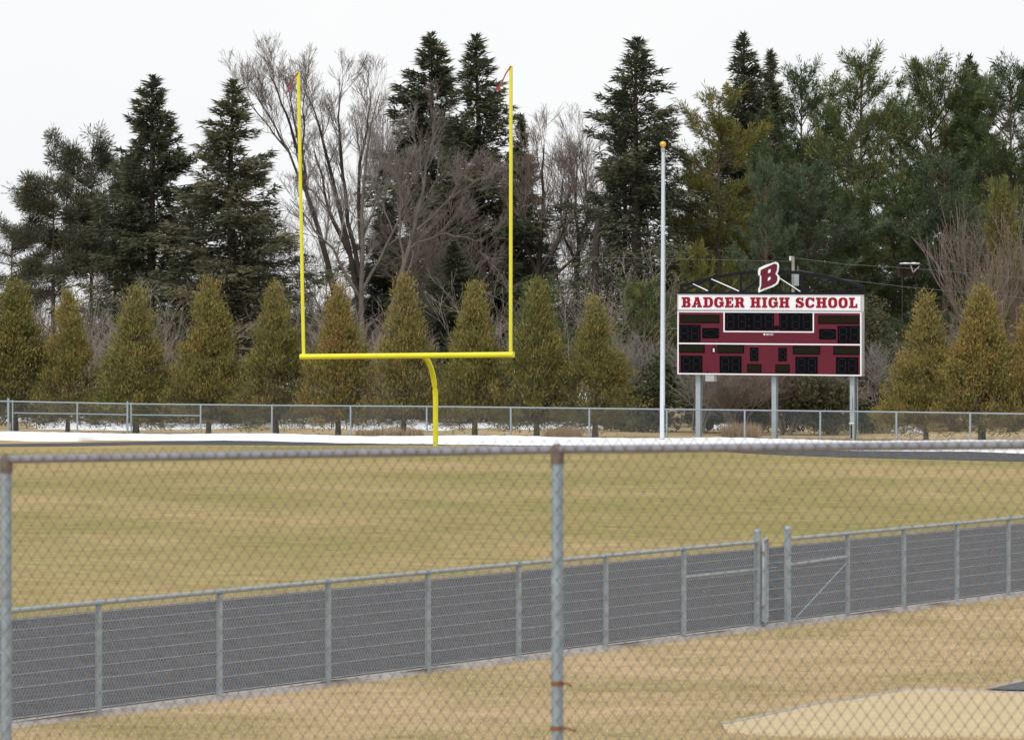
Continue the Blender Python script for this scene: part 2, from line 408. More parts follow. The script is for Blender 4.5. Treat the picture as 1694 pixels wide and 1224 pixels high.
A = np.array([px(*p)[:2] for p in [(1634, 1142.3), (1655, 1137), (1694, 1129), (1850, 1104)]])
B = np.array([px(*p)[:2] for p in [(1634, 1142.8), (1655, 1143.2), (1694, 1144.2), (1850, 1149)]])
A2, B2 = dense(A), dense(B)
R_S = A2.copy()
tag(sheet('paved_runway', lerp_rows(A2, B2, 4), 0.024, M['asphalt']), 'dark asphalt runway corner beside the sand')
mb = MB(); mb.tube([(x, y, 0.0) for x, y in A2], 0.04, 6); mb.build('runway_edging', M['concrete'])['kind'] = 'structure'

# ------------------------------------------------------------------ snow bank along the far fence and patches beyond
FFD = np.array([PE[0], PE[1]])                          # far fence runs across the field
FF0 = np.array([9.3, 207.0])
def far_fence_at(x):                                    # point of the far fence line on the column of photo pixel x
    k = (x - CX) / FPX
    # FF0 + t*FFD on the ray X = k*Y
    t = (k * FF0[1] - FF0[0]) / (FFD[0] - k * FFD[1]); return FF0 + t * FFD
snow_px = [(-700, 731), (-300, 729), (0, 726.5), (60, 729), (130, 729), (160, 727), (300, 728), (450, 730.5), (560, 733.2), (700, 735.6), (850, 737.4), (1000, 739.4), (1200, 743), (1340, 746), (1500, 747.5), (1694, 748.5), (2000, 750)]
xs = np.linspace(-650, 1950, 261)
near = np.interp(xs, [p[0] for p in snow_px], [p[1] for p in snow_px]) + np.convolve(_rng.normal(0, 0.6, 261), np.ones(5) / 5, 'same')
NE = np.array([px(x, y)[:2] for x, y in zip(xs, near)]); FE = np.array([far_fence_at(x) for x in xs])
dn = (NE - FE); dn /= np.linalg.norm(dn, axis=1, keepdims=True); FE = FE + dn * 0.35
V = []; m = len(xs); prof = [(0, -0.02), (0.015, 0.07), (0.05, 0.10), (0.2, 0.12), (0.4, 0.12), (0.6, 0.13), (0.8, 0.14), (0.93, 0.15), (0.985, 0.12), (1.0, -0.02)]
for t, z in prof:
    for (x, y) in NE + (FE - NE) * t: V.append((x, y, float(ground_z(x, y)) + z + (0.03 * math.sin(x * 0.7 + t * 9) + _rng.uniform(-0.012, 0.012) if 0 < t < 1 else 0)))
Q = [(i * m + j, i * m + j + 1, (i + 1) * m + j + 1, (i + 1) * m + j) for i in range(len(prof) - 1) for j in range(m - 1)]
o = link(bpy.data.objects.new('snow_bank', fast_mesh('snow_bank', np.array(V), np.array(Q), M['snow'], smooth=True)))
tag(o, 'long white snow bank lying in front of the far fence', kind='structure')

def snow_patch(cx, cy, rx, ry, seed, label):
    r = np.random.default_rng(seed); n = 40; ph = r.uniform(0, 6.28, 6); V = [(cx, cy, 0.1)]; rings = [(0.5, 0.10), (0.85, 0.07), (1.0, -0.03)]
    for f, z in rings:
        for j in range(n):
            a = 2 * math.pi * j / n
            k = 1 + 0.25 * math.sin(2 * a + ph[0]) + 0.16 * math.sin(3 * a + ph[1]) + 0.12 * math.sin(5 * a + ph[2]) + 0.08 * math.sin(9 * a + ph[3])
            V.append((cx + rx * k * f * math.cos(a), cy + ry * k * f * math.sin(a), z))
    mb = MB(); fs = [(0, 1 + j, 1 + (j + 1) % n) for j in range(n)]
    for i in range(len(rings) - 1):
        fs += [(1 + i * n + j, 1 + (i + 1) * n + j, 1 + (i + 1) * n + (j + 1) % n, 1 + i * n + (j + 1) % n) for j in range(n)]
    mb.add(V, fs, True); tag(mb.build('snow_patch', M['snow']), label, kind='structure')
for i, (x, y, rx, ry, lab) in enumerate([
        (140, 703, 2.0, 9, 'snow patch on the grass left of the double gate post'), (185, 705, 1.3, 8, 'snow patch on the grass just behind the double gate post'),
        (262, 704, 2.0, 9, 'snow patch right of the double gate post'), (70, 690, 2.2, 9, 'thin snow patch far behind the left gate'),
        (395, 702, 1.6, 10, 'snow patch between two arborvitae on the left'), (500, 701, 1.7, 10, 'snow patch behind the left upright'),
        (620, 701, 1.6, 11, 'snow patch on the grass left of the goal post foot'), (715, 702, 1.5, 10, 'snow patch right behind the goal post foot'),
        (840, 704, 1.4, 9, 'snow patch behind the fence right of the goal post foot'), (935, 704, 1.0, 8, 'small snow patch between two arborvitae right of the goal'),
        (1500, 712, 0.7, 5, 'small snow patch under the right-hand arborvitae'), (1180, 706, 0.7, 4, 'small snow patch behind the scoreboard'),
        (100, 640, 6, 30, 'far snow field behind the left arborvitae'), (330, 640, 6, 30, 'far snow field behind the fourth arborvitae'),
        (660, 645, 5, 30, 'far snow field behind the goal post'), (940, 660, 4, 20, 'far snow field behind the middle arborvitae')]):
    p = at(x, y, 1.0); Y = EYE * FPX / (y - YH); snow_patch((x - CX) / FPX * Y, Y, rx * 1.25, ry, 40 + i, lab)

# ------------------------------------------------------------------ chain link
def chain_link(paths_fn, length, z0, z1, pw, ph, r, k=3):
    """woven zigzag wires; paths_fn(s, z) -> xyz along the fence"""
    nw = int(length / (pw / 2)); nz = int((z1 - z0) / (ph / 2))
    P0 = []; P1 = []
    for half in range(2):
        ii = np.arange(0, nw, 2)
        for j in range(nz):
            up = (j + half) % 2
            sa = (ii + half) * pw / 2 + (0 if up == 0 else pw / 2) - (pw / 2 if half and up else 0) * 0
            sb = (ii + half) * pw / 2 + (pw / 2 if up == 0 else 0)
            za, zb = z0 + j * ph / 2, z0 + (j + 1) * ph / 2
            P0.append(paths_fn(sa, np.full(len(ii), za))); P1.append(paths_fn(sb, np.full(len(ii), zb)))
        # one half of the loop covers both families because the zigzags lean both ways
        if half == 0:
            pass
    P0 = np.concatenate(P0); P1 = np.concatenate(P1)
    return prisms(P0, P1, np.full(len(P0), r), np.full(len(P0), r), k)

# ------------------------------------------------------------------ far fence
T = thing('chain_link_fence', 'long galvanised chain-link fence behind the snow bank, under the arborvitae', 'fence', (0, 0, 0))
rail_y = lambda x: np.interp(x, [-400, 0, 213, 450, 700, 975, 1232, 1483, 1694, 2100], [660, 663.5, 668, 670.5, 672.3, 675.5, 678.5, 681.5, 684.5, 690])
FH = 1.2
def ffp(x, dz=0.0):
    q = far_fence_at(x); return np.array([q[0], q[1], EYE - (rail_y(x) - YH) / FPX * q[1] + dz])
for x in [-240, -110, 128, 332, 450, 580, 706, 845, 975, 1103, 1232, 1357, 1483, 1605, 1728, 1850]:
    t = ffp(x); MB().tube([t + (0, 0, -FH - 0.1), t + (0, 0, 0.0)], 0.036, 10).build('post', M['galv'], T)
for x, r, e in [(14, 0.045, 0.09), (21, 0.03, 0.03), (211, 0.04, 0.06), (217, 0.032, 0.03)]:
    t = ffp(x); mb = MB().tube([t + (0, 0, -FH - 0.1), t + (0, 0, e)], r, 10); mb.ball(t + (0, 0, e), r * 1.1, 10, 6, 0.7); mb.build('gate_post', M['galv'], T)
mb = MB().tube([ffp(x) for x in np.linspace(-400, 2000, 60)], 0.027, 8); mb.build('top_rail', M['galv'], T)
MB().tube([ffp(x, -0.42 - 0.02 * (x < 110)) for x in (22, 75, 128)], 0.024, 8).build('middle_rail', M['galv'], T)
MB().tube([ffp(x, -0.42) for x in (128, 170, 211)], 0.024, 8).build('middle_rail', M['galv'], T)
MB().tube([ffp(x, -0.42) for x in (217, 270, 332)], 0.024, 8).build('middle_rail', M['galv'], T)
x_of = np.linspace(-180, 1840, 400); arc = np.array([ffp(x) for x in x_of]); al = np.concatenate([[0], np.cumsum(np.linalg.norm(np.diff(arc[:, :2], axis=0), axis=1))])
def far_path(s, z): return np.stack([np.interp(s, al, arc[:, 0]), np.interp(s, al, arc[:, 1]) - 0.03, np.interp(s, al, arc[:, 2]) - FH + z], 1)
V, Q = chain_link(far_path, al[-1], 0.0, FH + 0.02, 0.08, 0.09, 0.0021)
link(bpy.data.objects.new('chain_link', fast_mesh('chain_link', V, Q, M['wire'])), T)

# ------------------------------------------------------------------ track fence with its gate
T = thing('track_fence', 'low galvanised chain-link fence running along the near edge of the track', 'fence', (*fence_pt(-100), 0))
O = np.array((*fence_pt(-100), 0.0))
def s_of_px(x):   # distance along the fence line on the column of photo pixel x
    k = (x - CX) / FPX; b = GOAL + PE * FENCE_D
    return (k * b[1] - b[0]) / (AX[0] - k * AX[1])
TFH = 1.19
def tfp(s, z): q = fence_pt(s); return np.array([q[0], q[1], z])
G1, G2 = s_of_px(1253), s_of_px(1303)
post_px = [163, 363, 543, 708, 858, 1002, 1131, 1402, 1495, 1583, 1668]
post_s = [s_of_px(x) for x in post_px]
for k in range(1, 4): post_s.append(s_of_px(163) - 2.65 * k)
for k in range(1, 5): post_s.append(s_of_px(1668) + 2.6 * k)
for s in post_s:
    p = MB().tube([tfp(s, -0.1), tfp(s, TFH - 0.03)], 0.036, 12).build('post', M['galv'], T, O)
    for z in (0.22, 0.62): MB().tube([tfp(s, z), tfp(s, z + 0.018)], 0.0395, 12).build('tie_band', M['galv_old'], p, O)
    MB().tube([tfp(s - 0.045, TFH), tfp(s + 0.045, TFH)], 0.034, 12).build('rail_loop', M['galv_old'], p, O)
for s in (G1, G2):
    mb = MB().tube([tfp(s, -0.1), tfp(s, TFH + 0.14)], 0.05, 14); p = mb.build('gate_post', M['galv'], T, O)
    MB().ball(tfp(s, TFH + 0.14), 0.054, 14, 8, 0.85).build('cap', M['galv_old'], p, O * 0 + O)
    p.parent = T
for s0, s1 in ((min(post_s), G1), (G2, max(post_s))):
    MB().tube([tfp(s, TFH) for s in np.linspace(s0, s1, 30)], 0.026, 10).build('top_rail', M['galv'], T, O)
sL, sR = s_of_px(1131), s_of_px(1402)
MB().tube([tfp(sL, TFH - 0.38), tfp(G1, TFH - 0.38)], 0.024, 10).build('brace_rail', M['galv'], T, O)
MB().tube([tfp(G2, TFH - 0.36), tfp(sR, TFH - 0.33)], 0.024, 10).build('brace_rail', M['galv'], T, O)
dv = np.array((PE[0], PE[1], 0)) * 0.04
MB().tube([tfp(sL + 0.05, TFH - 0.40) - dv, tfp(G1 - 0.1, 0.1) - dv], 0.006, 6).build('truss_rod', M['galv'], T, O)
MB().tube([tfp(G2 + 0.12, 0.06) + dv, tfp(sR - 0.03, TFH - 0.37) + dv], 0.009, 6).build('truss_rod', M['galv'], T, O)
def track_path(base):
    def fn(s, z):
        s = np.minimum(s + base[0], base[1])
        return np.stack([GOAL[0] + PE[0] * (FENCE_D - 0.045) + AX[0] * s - O[0], GOAL[1] + PE[1] * (FENCE_D - 0.045) + AX[1] * s - O[1], z], 1)
    return fn
for s0, s1 in ((min(post_s), G1 - 0.05), (G2 + 0.05, max(post_s))):
    V, Q = chain_link(track_path((s0, s1)), s1 - s0, 0.07, TFH + 0.05, 0.073, 0.078, 0.0019)
    link(bpy.data.objects.new('chain_link', fast_mesh('chain_link', V, Q, M['wire'])), T)
# the gate leaf, swung in over the track and seen nearly edge on
gd = at(1266, 900, 1.0)
gdir = np.array((gd[0], gd[1])); gdir /= np.linalg.norm(gdir)
gdir = gdir * 0.995 + np.array((0.055, 0)); gdir /= np.linalg.norm(gdir)
H0 = fence_pt(G1) + np.array((0.075, -0.02)); GL = 1.08
T2 = thing('gate', 'open chain-link gate leaf swung over the track beside the tall gate posts', 'gate', (*H0, 0))
g = lambda u, z: np.array((gdir[0] * u, gdir[1] * u, z))
fr = MB().tube([g(0, 0.1), g(0, 1.16), g(0.04, 1.2), g(GL - 0.04, 1.2), g(GL, 1.16), g(GL, 0.1), g(GL - 0.04, 0.06), g(0.04, 0.06), g(0, 0.1)], 0.022, 10, False).build('frame', M['galv'], T2)
V, Q = chain_link(lambda s, z: np.stack([gdir[0] * s, gdir[1] * s, z], 1), GL, 0.08, 1.18, 0.073, 0.078, 0.003)
link(bpy.data.objects.new('chain_link', fast_mesh('gate_mesh', V, Q, M['wire'])), T2)
for z in (0.3, 1.05): MB().tube([g(-0.07, z), g(0.0, z)], 0.014, 8).build('hinge', M['rust'], T2)
MB().tube([g(GL, 0.78), g(GL + 0.02, 0.78), np.array((gdir[0] * GL + 0.13, gdir[1] * GL, 0.8))], 0.01, 8).build('latch', M['galv_old'], T2)

# ------------------------------------------------------------------ near fence, out of focus
def near_depth(x): return 1 / (1 / 32.0 + (np.asarray(x, float) - 10) / 1684 * (1 / 29.4 - 1 / 32.0))
rail_near_y = lambda x: np.interp(x, [-1000, 10, 922, 1694, 3000], [776, 760, 743.5, 736, 727])
def nfp(x): return at(x, rail_near_y(x), near_depth(x))
O = nfp(922) - (0, 0, 1.83)
T = thing('boundary_fence', 'tall weathered chain-link fence nearest the camera, blurred', 'fence', O)
for x in (-880, 10, 922, 1880, 2880):
    t = nfp(x); p = MB().tube([t - (0, 0, 2.0), t - (0, 0, 0.02)], 0.0325, 16).build('post', M['galv_old'], T, O)
    c = MB().tube([t - (0, 0, 0.075), t - (0, 0, 0.015), t + (0, 0, 0.012), t + (0, 0, 0.032)], [0.0375, 0.037, 0.03, 0.014], 14)
    c.build('loop_cap', M['collar'], p, O)
    if x == 922:
        for z, ext in ((0.0, 0.028), (1, 0.05)):
            zz = at(922, 1130 + 74 * z, near_depth(922)); e = np.array((1, -0.2, 0.0))
            MB().tube([zz + (0, 0, -0.012), zz + (0, 0, 0.012)], 0.036, 14).build('tie_band', M['rust'], p, O)
            MB().tube([zz + e * 0.03 + (0, -0.03, 0), zz + e * 0.05 + (0, -0.03, 0.004), zz + e * (0.05 + ext) + (0, -0.03, -0.012)], 0.006, 6).build('tie_wire', M['rust'], p, O)
MB().tube([nfp(x) for x in np.linspace(-960, 2960, 50)], 0.0235, 14).build('top_rail', M['rail_near'], T, O)
x_n = np.linspace(-870, 2870, 120); arcn = np.array([nfp(x) for x in x_n]); aln = np.concatenate([[0], np.cumsum(np.linalg.norm(np.diff(arcn[:, :2], axis=0), axis=1))])
def near_path(s, z):
    return np.stack([np.interp(s, aln, arcn[:, 0]) - O[0], np.interp(s, aln, arcn[:, 1]) - 0.034 - O[1], np.interp(s, aln, arcn[:, 2]) - 1.78 + z - O[2]], 1)
V, Q = chain_link(near_path, aln[-1], 0.0, 1.835, 0.073, 0.094, 0.0018, 4)
kn = near_path(np.repeat(np.arange(0, aln[-1], 0.0365), 39), np.tile(np.arange(39) * 0.047, int(np.ceil(aln[-1] / 0.0365))))
ii = np.repeat(np.arange(int(np.ceil(aln[-1] / 0.0365))), 39) + np.tile(np.arange(39), int(np.ceil(aln[-1] / 0.0365)))
kn = kn[ii % 2 == 0]; V2, Q2 = prisms(kn - (0, 0, 0.006), kn + (0, 0, 0.006), np.full(len(kn), 0.0034), np.full(len(kn), 0.0034), 4)
Q = np.concatenate([Q, Q2 + len(V)]); V = np.concatenate([V, V2])
link(bpy.data.objects.new('chain_link', fast_mesh('near_mesh', V, Q, M['wire_old'])), T)

# ------------------------------------------------------------------ goal post
base = np.array([*(at(720.5, 737, 177.3)[:2]), 0.0]); base[2] = float(ground_z(base[0], base[1]))
T = thing('goal_post', 'tall yellow football goal post with curved neck and two uprights', 'goal post', base)
cl, cr = at(497.5, 590.3, 176.45), at(849.5, 586.7, 173.5)
mid = (cl + cr) / 2; ua = (cr - cl) / np.linalg.norm(cr - cl)
bar = MB().tube([cl, cr], 0.086, 18).build('crossbar', M['yellow'], T, base)
for e, s in ((cl, -1), (cr, 1)):
    MB().tube([e - ua * s * 0.02, e + ua * s * 0.006], 0.092, 18).build('end_cap', M['yellow'], bar, base)
for (xb, yb, xt, yt, q, rx) in ((502.3, 588, 493.5, 120.5, cl, -1), (844.8, 585, 845.3, 110, cr, 1)):
    Yq = q[1]; a = at(xb, yb, Yq + (0.03 if rx < 0 else 0.03)); t = at(xt, yt, Yq)
    u = MB().tube([a, t], 0.054, 16).build('upright', M['yellow'], T, base)
    MB().ball(t, 0.054, 14, 8, 0.4).build('cap', M['yellow'], u, base)
    w = np.array((0.05, 0.02, 0)); pts = [t + (0, -0.06, 0.0), at(xt - 9, yt + 13, Yq), at(xt - 15, yt + 27, Yq), at(xt - 21, yt + 35, Yq)]
    rb = MB()
    for i in range(3):
        rb.bar(pts[i], pts[i + 1], 0.012, 0.04)
    if rx > 0: rb.bar(pts[3] + (0.05, 0, -0.05), pts[3] + (-0.06, 0, -0.01), 0.02, 0.13)
    rb.build('wind_ribbon', M['ribbon'], u, base)
neck_t = mid + (0, 0, 0.0); d = np.array((neck_t[0] - base[0], neck_t[1] - base[1], 0)); hN = neck_t[2] - base[2]
pts = [base + (0, 0, -0.2), base + (0, 0, hN * 0.5)]
for t in np.linspace(0, 1, 14)[1:]:
    a = t * math.pi / 2
    pts.append(base + d * 0.5 * (1 - math.cos(a)) + (0, 0, hN * 0.5 + hN * 0.5 * math.sin(a)))
pts.append(base + d + (0, 0, hN))
MB().tube(pts, 0.083, 18).build('curved_neck', M['yellow'], T, base)
MB().box(base + (0, 0, 0.01), (0.36, 0.36, 0.04)).build('base_plate', M['galv'], T, base)

# ------------------------------------------------------------------ flagpole
b0 = at(1095.3, 725.5, 205.0); b0[2] = 0.02
T = thing('flagpole', 'white flagpole with a gold ball on top, left of the scoreboard', 'flagpole', b0)
t0 = at(1096.8, 252, 205.0)
pole = MB().tube([b0 - (0, 0, 0.1), b0 + (0, 0, 1), (b0 + t0) / 2, t0], [0.082, 0.08, 0.068, 0.052], 16).build('pole', M['pole_white'], T, b0)
MB().tube([t0, t0 + (0, 0, 0.02), t0 + (0, 0, 0.15)], [0.06, 0.078, 0.072], 14).build('truck', M['grey_edge'], T, b0)
MB().tube([t0 + (0, 0, 0.15), t0 + (0, 0, 0.2)], 0.03, 10).build('spindle', M['gold'], T, b0)
MB().ball(t0 + (0, 0, 0.28), 0.115, 18, 12).build('ball', M['gold'], T, b0)
MB().tube([b0 + (0, 0, -0.02), b0 + (0, 0, 0.06), b0 + (0, 0, 0.14)], [0.17, 0.15, 0.09], 16).build('base_collar', M['galv'], T, b0)
MB().tube([b0 + (0.085, -0.06, 1.2), b0 + (0.085, -0.06, 1.35)], 0.012, 6).build('cleat', M['galv_old'], T, b0)
MB().tube([b0 + (0.09, -0.04, 1.3), (b0 + t0) / 2 + (0.085, -0.04, 0), t0 + (0.065, -0.03, 0)], 0.007, 4).build('halyard', M['white'], T, b0)

# ------------------------------------------------------------------ scoreboard
# face coordinates are read off an enlargement of the photograph (5.1 times): x 55..1597, y 340..1021
BW, BH, BD = 7.32, 2.985, 0.26
SBZ = 210.3
tl = at(1110 + 55 / 5.1, 420 + 340 / 5.1, SBZ + 1.5)
Rv = np.array((PE[0], PE[1], 0.0)); Nv = np.array((-AX[0], -AX[1], 0.0)); Uv = np.array((0, 0, 1.0))
Rv = Rv + (0, 0, -0.006); Rv /= np.linalg.norm(Rv)
def fb(x, y, out=0.0): return tl + Rv * ((x - 55) / 1542 * BW) - Uv * ((y - 340) / 681 * BH) + Nv * out
def fbr(x, y, out=0.0): return fb(x, y - (x - 55) / 1542 * 10, out)
AXB = (Rv, Nv, Uv)
foot = fb(826, 1021); foot = np.array((foot[0], foot[1], 0.0))
T = thing('scoreboard', 'maroon school scoreboard with white name panel and arched truss on steel posts', 'scoreboard', foot)
def plate(x0, y0, x1, y1, o0, o1, name, mat, parent, raw=True):
    k = (lambda x, y: y) if not raw else (lambda x, y: y - (x - 55) / 1542 * 10)
    xm = (x0 + x1) / 2; ya, yb = k(xm, y0), k(xm, y1)
    c = fb(xm, (ya + yb) / 2, (o0 + o1) / 2)
    return MB().box(c, (abs(x1 - x0) / 1542 * BW, abs(o1 - o0), abs(yb - ya) / 681 * BH), AXB).build(name, mat, parent, foot)
def bar_f(x0, y0, x1, y1, o0, o1, name, mat, parent): return plate(x0, y0, x1, y1, o0, o1, name, mat, parent, False)
cab = bar_f(55, 482, 1597, 1021, -BD, -0.004, 'cabinet', M['maroon'], T)
bar_f(1597.5, 482, 1600, 1021, -BD, -0.01, 'side_trim', M['grey_edge'], cab)
for (x0, y0, x1, y1) in ((55, 484, 66, 1021), (1586, 484, 1597, 1021), (66, 484, 1586, 494), (66, 1010, 1586, 1021), (66, 753, 1586, 764),
                         (445, 494, 455, 660), (1193, 494, 1203, 660), (455, 650, 1193, 660)):
    bar_f(x0, y0, x1, y1, -0.004, 0.014, 'trim', M['white'], cab)
sign = bar_f(55, 340, 1597, 481, -BD, 0.01, 'name_panel', M['white'], T)
for (x0, y0, x1, y1) in ((55, 340, 1597, 347), (55, 470, 1597, 481), (55, 347, 62, 470), (1590, 347, 1597, 470)):
    bar_f(x0, y0, x1, y1, 0.01, 0.03, 'panel_frame', M['grey_edge'], sign)

def seg7(x0, y0, x1, y1, parent):
    """faint outlined 7-segment figure"""
    w = 5.0; ym = (y0 + y1) / 2; mb = MB()
    def r(a, b, c, e):
        k = lambda x, y: y - (x - 55) / 1542 * 10
        xm = (a + c) / 2
        mb.box(fb(xm, k(xm, (b + e) / 2), 0.013), (abs(c - a) / 1542 * BW, 0.006, abs(e - b) / 681 * BH), AXB)
    g_ = 6
    for yy in (y0, ym, y1): r(x0 + g_, yy - w / 2, x1 - g_, yy + w / 2)
    for xx in (x0, x1):
        r(xx - w / 2, y0 + g_, xx + w / 2, ym - g_); r(xx - w / 2, ym + g_, xx + w / 2, y1 - g_)
    return mb.build('digit', M['segment'], parent, foot)
def digits(x0, y0, x1, y1, figs):
    p = plate(x0, y0, x1, y1, -0.004, 0.01, 'digit_panel', M['black'], T)
    for a, b in figs: seg7(a, y0 + 16, b, y1 - 14, p)
    return p
ck = digits(458, 498, 868, 646, [(478, 532), (572, 630), (702, 762), (797, 857)])
for yy in (545, 605): plate(654, yy, 666, yy + 14, 0.01, 0.015, 'colon_dot', M['segment'], ck)
digits(912, 500, 1190, 648, [(925, 978), (1022, 1080), (1118, 1178)])
plate(872, 608, 908, 642, -0.004, 0.01, 'indicator', M['black'], T)
digits(70, 600, 250, 746, [(85, 145), (175, 235)]); digits(1398, 610, 1586, 755, [(1416, 1474), (1508, 1568)])
for x0, x1, y0 in ((265, 405, 628), (1245, 1385, 636)):
    p = plate(x0, y0, x1, y0 + 88, -0.004, 0.01, 'possession_panel', M['black'], T)
    k = lambda x, y: y - (x - 55) / 1542 * 10
    el = [fb((x0 + x1) / 2 + 56 * math.cos(a), k(x0 + 70, y0 + 44) + 29 * math.sin(a) * abs(math.sin(a)) ** 0.15, 0.012) for a in np.linspace(0, 6.2832, 25)]
    MB().tube(el, 0.011, 5, False).build('possession_mark', M['segment'], p, foot)
for x0, y0, x1, y1 in ((78, 516, 410, 587), (1238, 524, 1575, 595), (66, 768, 285, 838), (393, 772, 618, 842), (1026, 780, 1253, 850), (1363, 783, 1586, 853),
                       (643, 932, 763, 1002), (880, 934, 1000, 1004)):
    p = plate(x0, y0, x1, y1, -0.004, 0.008, 'caption_panel', M['black'], T)
    plate(x0 + 7, y0 + 8, x1 - 7, y1 - 8, 0.008, 0.013, 'display_mask', M['olive'], p)
for x0, y0 in ((82, 862), (412, 865), (1048, 870), (1385, 873)): digits(x0, y0, x0 + 184, y0 + 142, [(x0 + 20, x0 + 78), (x0 + 108, x0 + 166)])
for x0 in (668, 905): digits(x0, 793 + (x0 > 800), x0 + 70, 907 + (x0 > 800), [(x0 + 14, x0 + 56)])
p = plate(346, 788, 380, 838, -0.004, 0.01, 'indicator', M['black'], T)
for yy in (800, 817): plate(356, yy, 370, yy + 14, 0.01, 0.015, 'lamp', M['white'], p)
mb = MB(); mb.add([fb(300, 1008, 0.012), fb(318, 1008, 0.012), fb(309, 988, 0.012)], [(0, 1, 2)]); mb.build('vent', M['black'], T, foot)

# lettering: slab-serif outlines on a 100-high grid
def glyphs():
    def ring(cx, cy, rx, ry, n=14, p=2.6):
        o = []
        for i in range(n * 2):
            a = 2 * math.pi * i / (n * 2); c, s = math.cos(a), math.sin(a)
            o.append((cx + rx * math.copysign(abs(c) ** (2 / p), c), cy + ry * math.copysign(abs(s) ** (2 / p), s)))
        return o
    G = {}
    def bowl(x0, y0, x1, y1, r, n=6):      # right side rounded
        o = [(x0, y0)]
        for i in range(n + 1):
            a = -math.pi / 2 + math.pi / 2 * i / n; o.append((x1 - r + r * math.cos(a), y0 + r + r * math.sin(a)))
        for i in range(n + 1):
            a = math.pi / 2 * i / n; o.append((x1 - r + r * math.cos(a), y1 - r + r * math.sin(a)))
        return o + [(x0, y1)]
    G['O'] = (100, [ring(50, 50, 50, 51), ring(50, 50, 17, 32, 10, 3)])
    G['I'] = (62, [[(0, 0), (62, 0), (62, 17), (48, 17), (48, 83), (62, 83), (62, 100), (0, 100), (0, 83), (14, 83), (14, 17), (0, 17)]])
    G['L'] = (92, [[(0, 0), (92, 0), (92, 40), (76, 40), (70, 17), (48, 17), (48, 83), (64, 83), (64, 100), (0, 100), (0, 83), (14, 83), (14, 17), (0, 17)]])
    G['E'] = (98, [[(0, 0), (96, 0), (98, 36), (84, 36), (76, 17), (48, 17), (48, 42), (58, 42), (60, 32), (72, 32), (72, 70), (60, 70), (58, 59), (48, 59), (48, 83), (76, 83), (82, 66), (95, 66), (95, 100), (0, 100), (0, 83), (14, 83), (14, 17), (0, 17)]])
    G['H'] = (120, [[(0, 0), (56, 0), (56, 17), (46, 17), (46, 42), (74, 42), (74, 17), (64, 17), (64, 0), (120, 0), (120, 17), (107, 17), (107, 83), (120, 83), (120, 100), (64, 100), (64, 83), (74, 83), (74, 59), (46, 59), (46, 83), (56, 83), (56, 100), (0, 100), (0, 83), (13, 83), (13, 17), (0, 17)]])
    G['A'] = (118, [[(0, 0), (48, 0), (48, 15), (40, 15), (43, 27), (70, 27), (73, 15), (64, 15), (64, 0), (118, 0), (118, 15), (108, 15), (80, 100), (36, 100), (36, 88), (42, 88), (12, 15), (0, 15)], [(47, 42), (66, 42), (57, 72)]])
    b = bowl(14, 0, 104, 54, 26)
    G['B'] = (104, [[(0, 0)] + bowl(14, 0, 104, 53, 26)[1:-1] + [(92, 53)] + bowl(14, 50, 99, 100, 24)[2:-1] + [(0, 100), (0, 83), (14, 83), (14, 17), (0, 17)],
                    bowl(47, 17, 70, 43, 11)[::-1], bowl(47, 60, 66, 84, 10)[::-1]])
    G['D'] = (112, [[(0, 0)] + bowl(14, 0, 112, 100, 44)[1:-1] + [(0, 100), (0, 83), (14, 83), (14, 17), (0, 17)], bowl(48, 17, 76, 83, 14)[::-1]])
    G['R'] = (112, [[(0, 0), (54, 0), (54, 17), (47, 17), (47, 40), (60, 40), (70, 8), (82, 0), (112, 0), (112, 17), (104, 17), (94, 46)] + bowl(14, 44, 104, 100, 27)[3:-1] + [(0, 100), (0, 83), (14, 83), (14, 17), (0, 17)],
                    bowl(47, 56, 70, 84, 12)[::-1]])
    def cshape(extra):
        o = []
        for i in range(25):
            a = math.radians(52 + (322 - 52) * i / 24); c, s = math.cos(a), math.sin(a)
            o.append((52 + 52 * math.copysign(abs(c) ** 0.8, c), 50 + 51 * math.copysign(abs(s) ** 0.8, s)))
        q = []
        for i in range(25):
            a = math.radians(322 - (322 - 52) * i / 24); c, s = math.cos(a), math.sin(a)
            q.append((54 + 19 * math.copysign(abs(c) ** 0.7, c), 50 + 33 * math.copysign(abs(s) ** 0.7, s)))
        return o + extra + q + [(84, 62), (100, 62), (100, 100), (88, 100)]
    G['C'] = (104, [cshape([(100, 30), (82, 38)])])
    G['G'] = (110, [cshape([(100, 0), (106, 4), (106, 40), (112, 40), (112, 56), (60, 56), (60, 40), (70, 40)])])
    G['S'] = (94, [[(2, 0), (16, 0), (22, 7), (48, -1), (74, 4), (92, 20), (93, 38), (80, 54), (50, 64), (36, 72), (40, 82), (54, 84), (66, 78), (72, 66), (86, 66), (86, 100), (74, 100), (69, 94), (44, 101), (20, 96), (4, 82), (3, 62), (16, 48), (46, 37), (60, 29), (58, 20), (44, 16), (28, 21), (18, 36), (2, 36)]])
    return G
GL_ = glyphs()
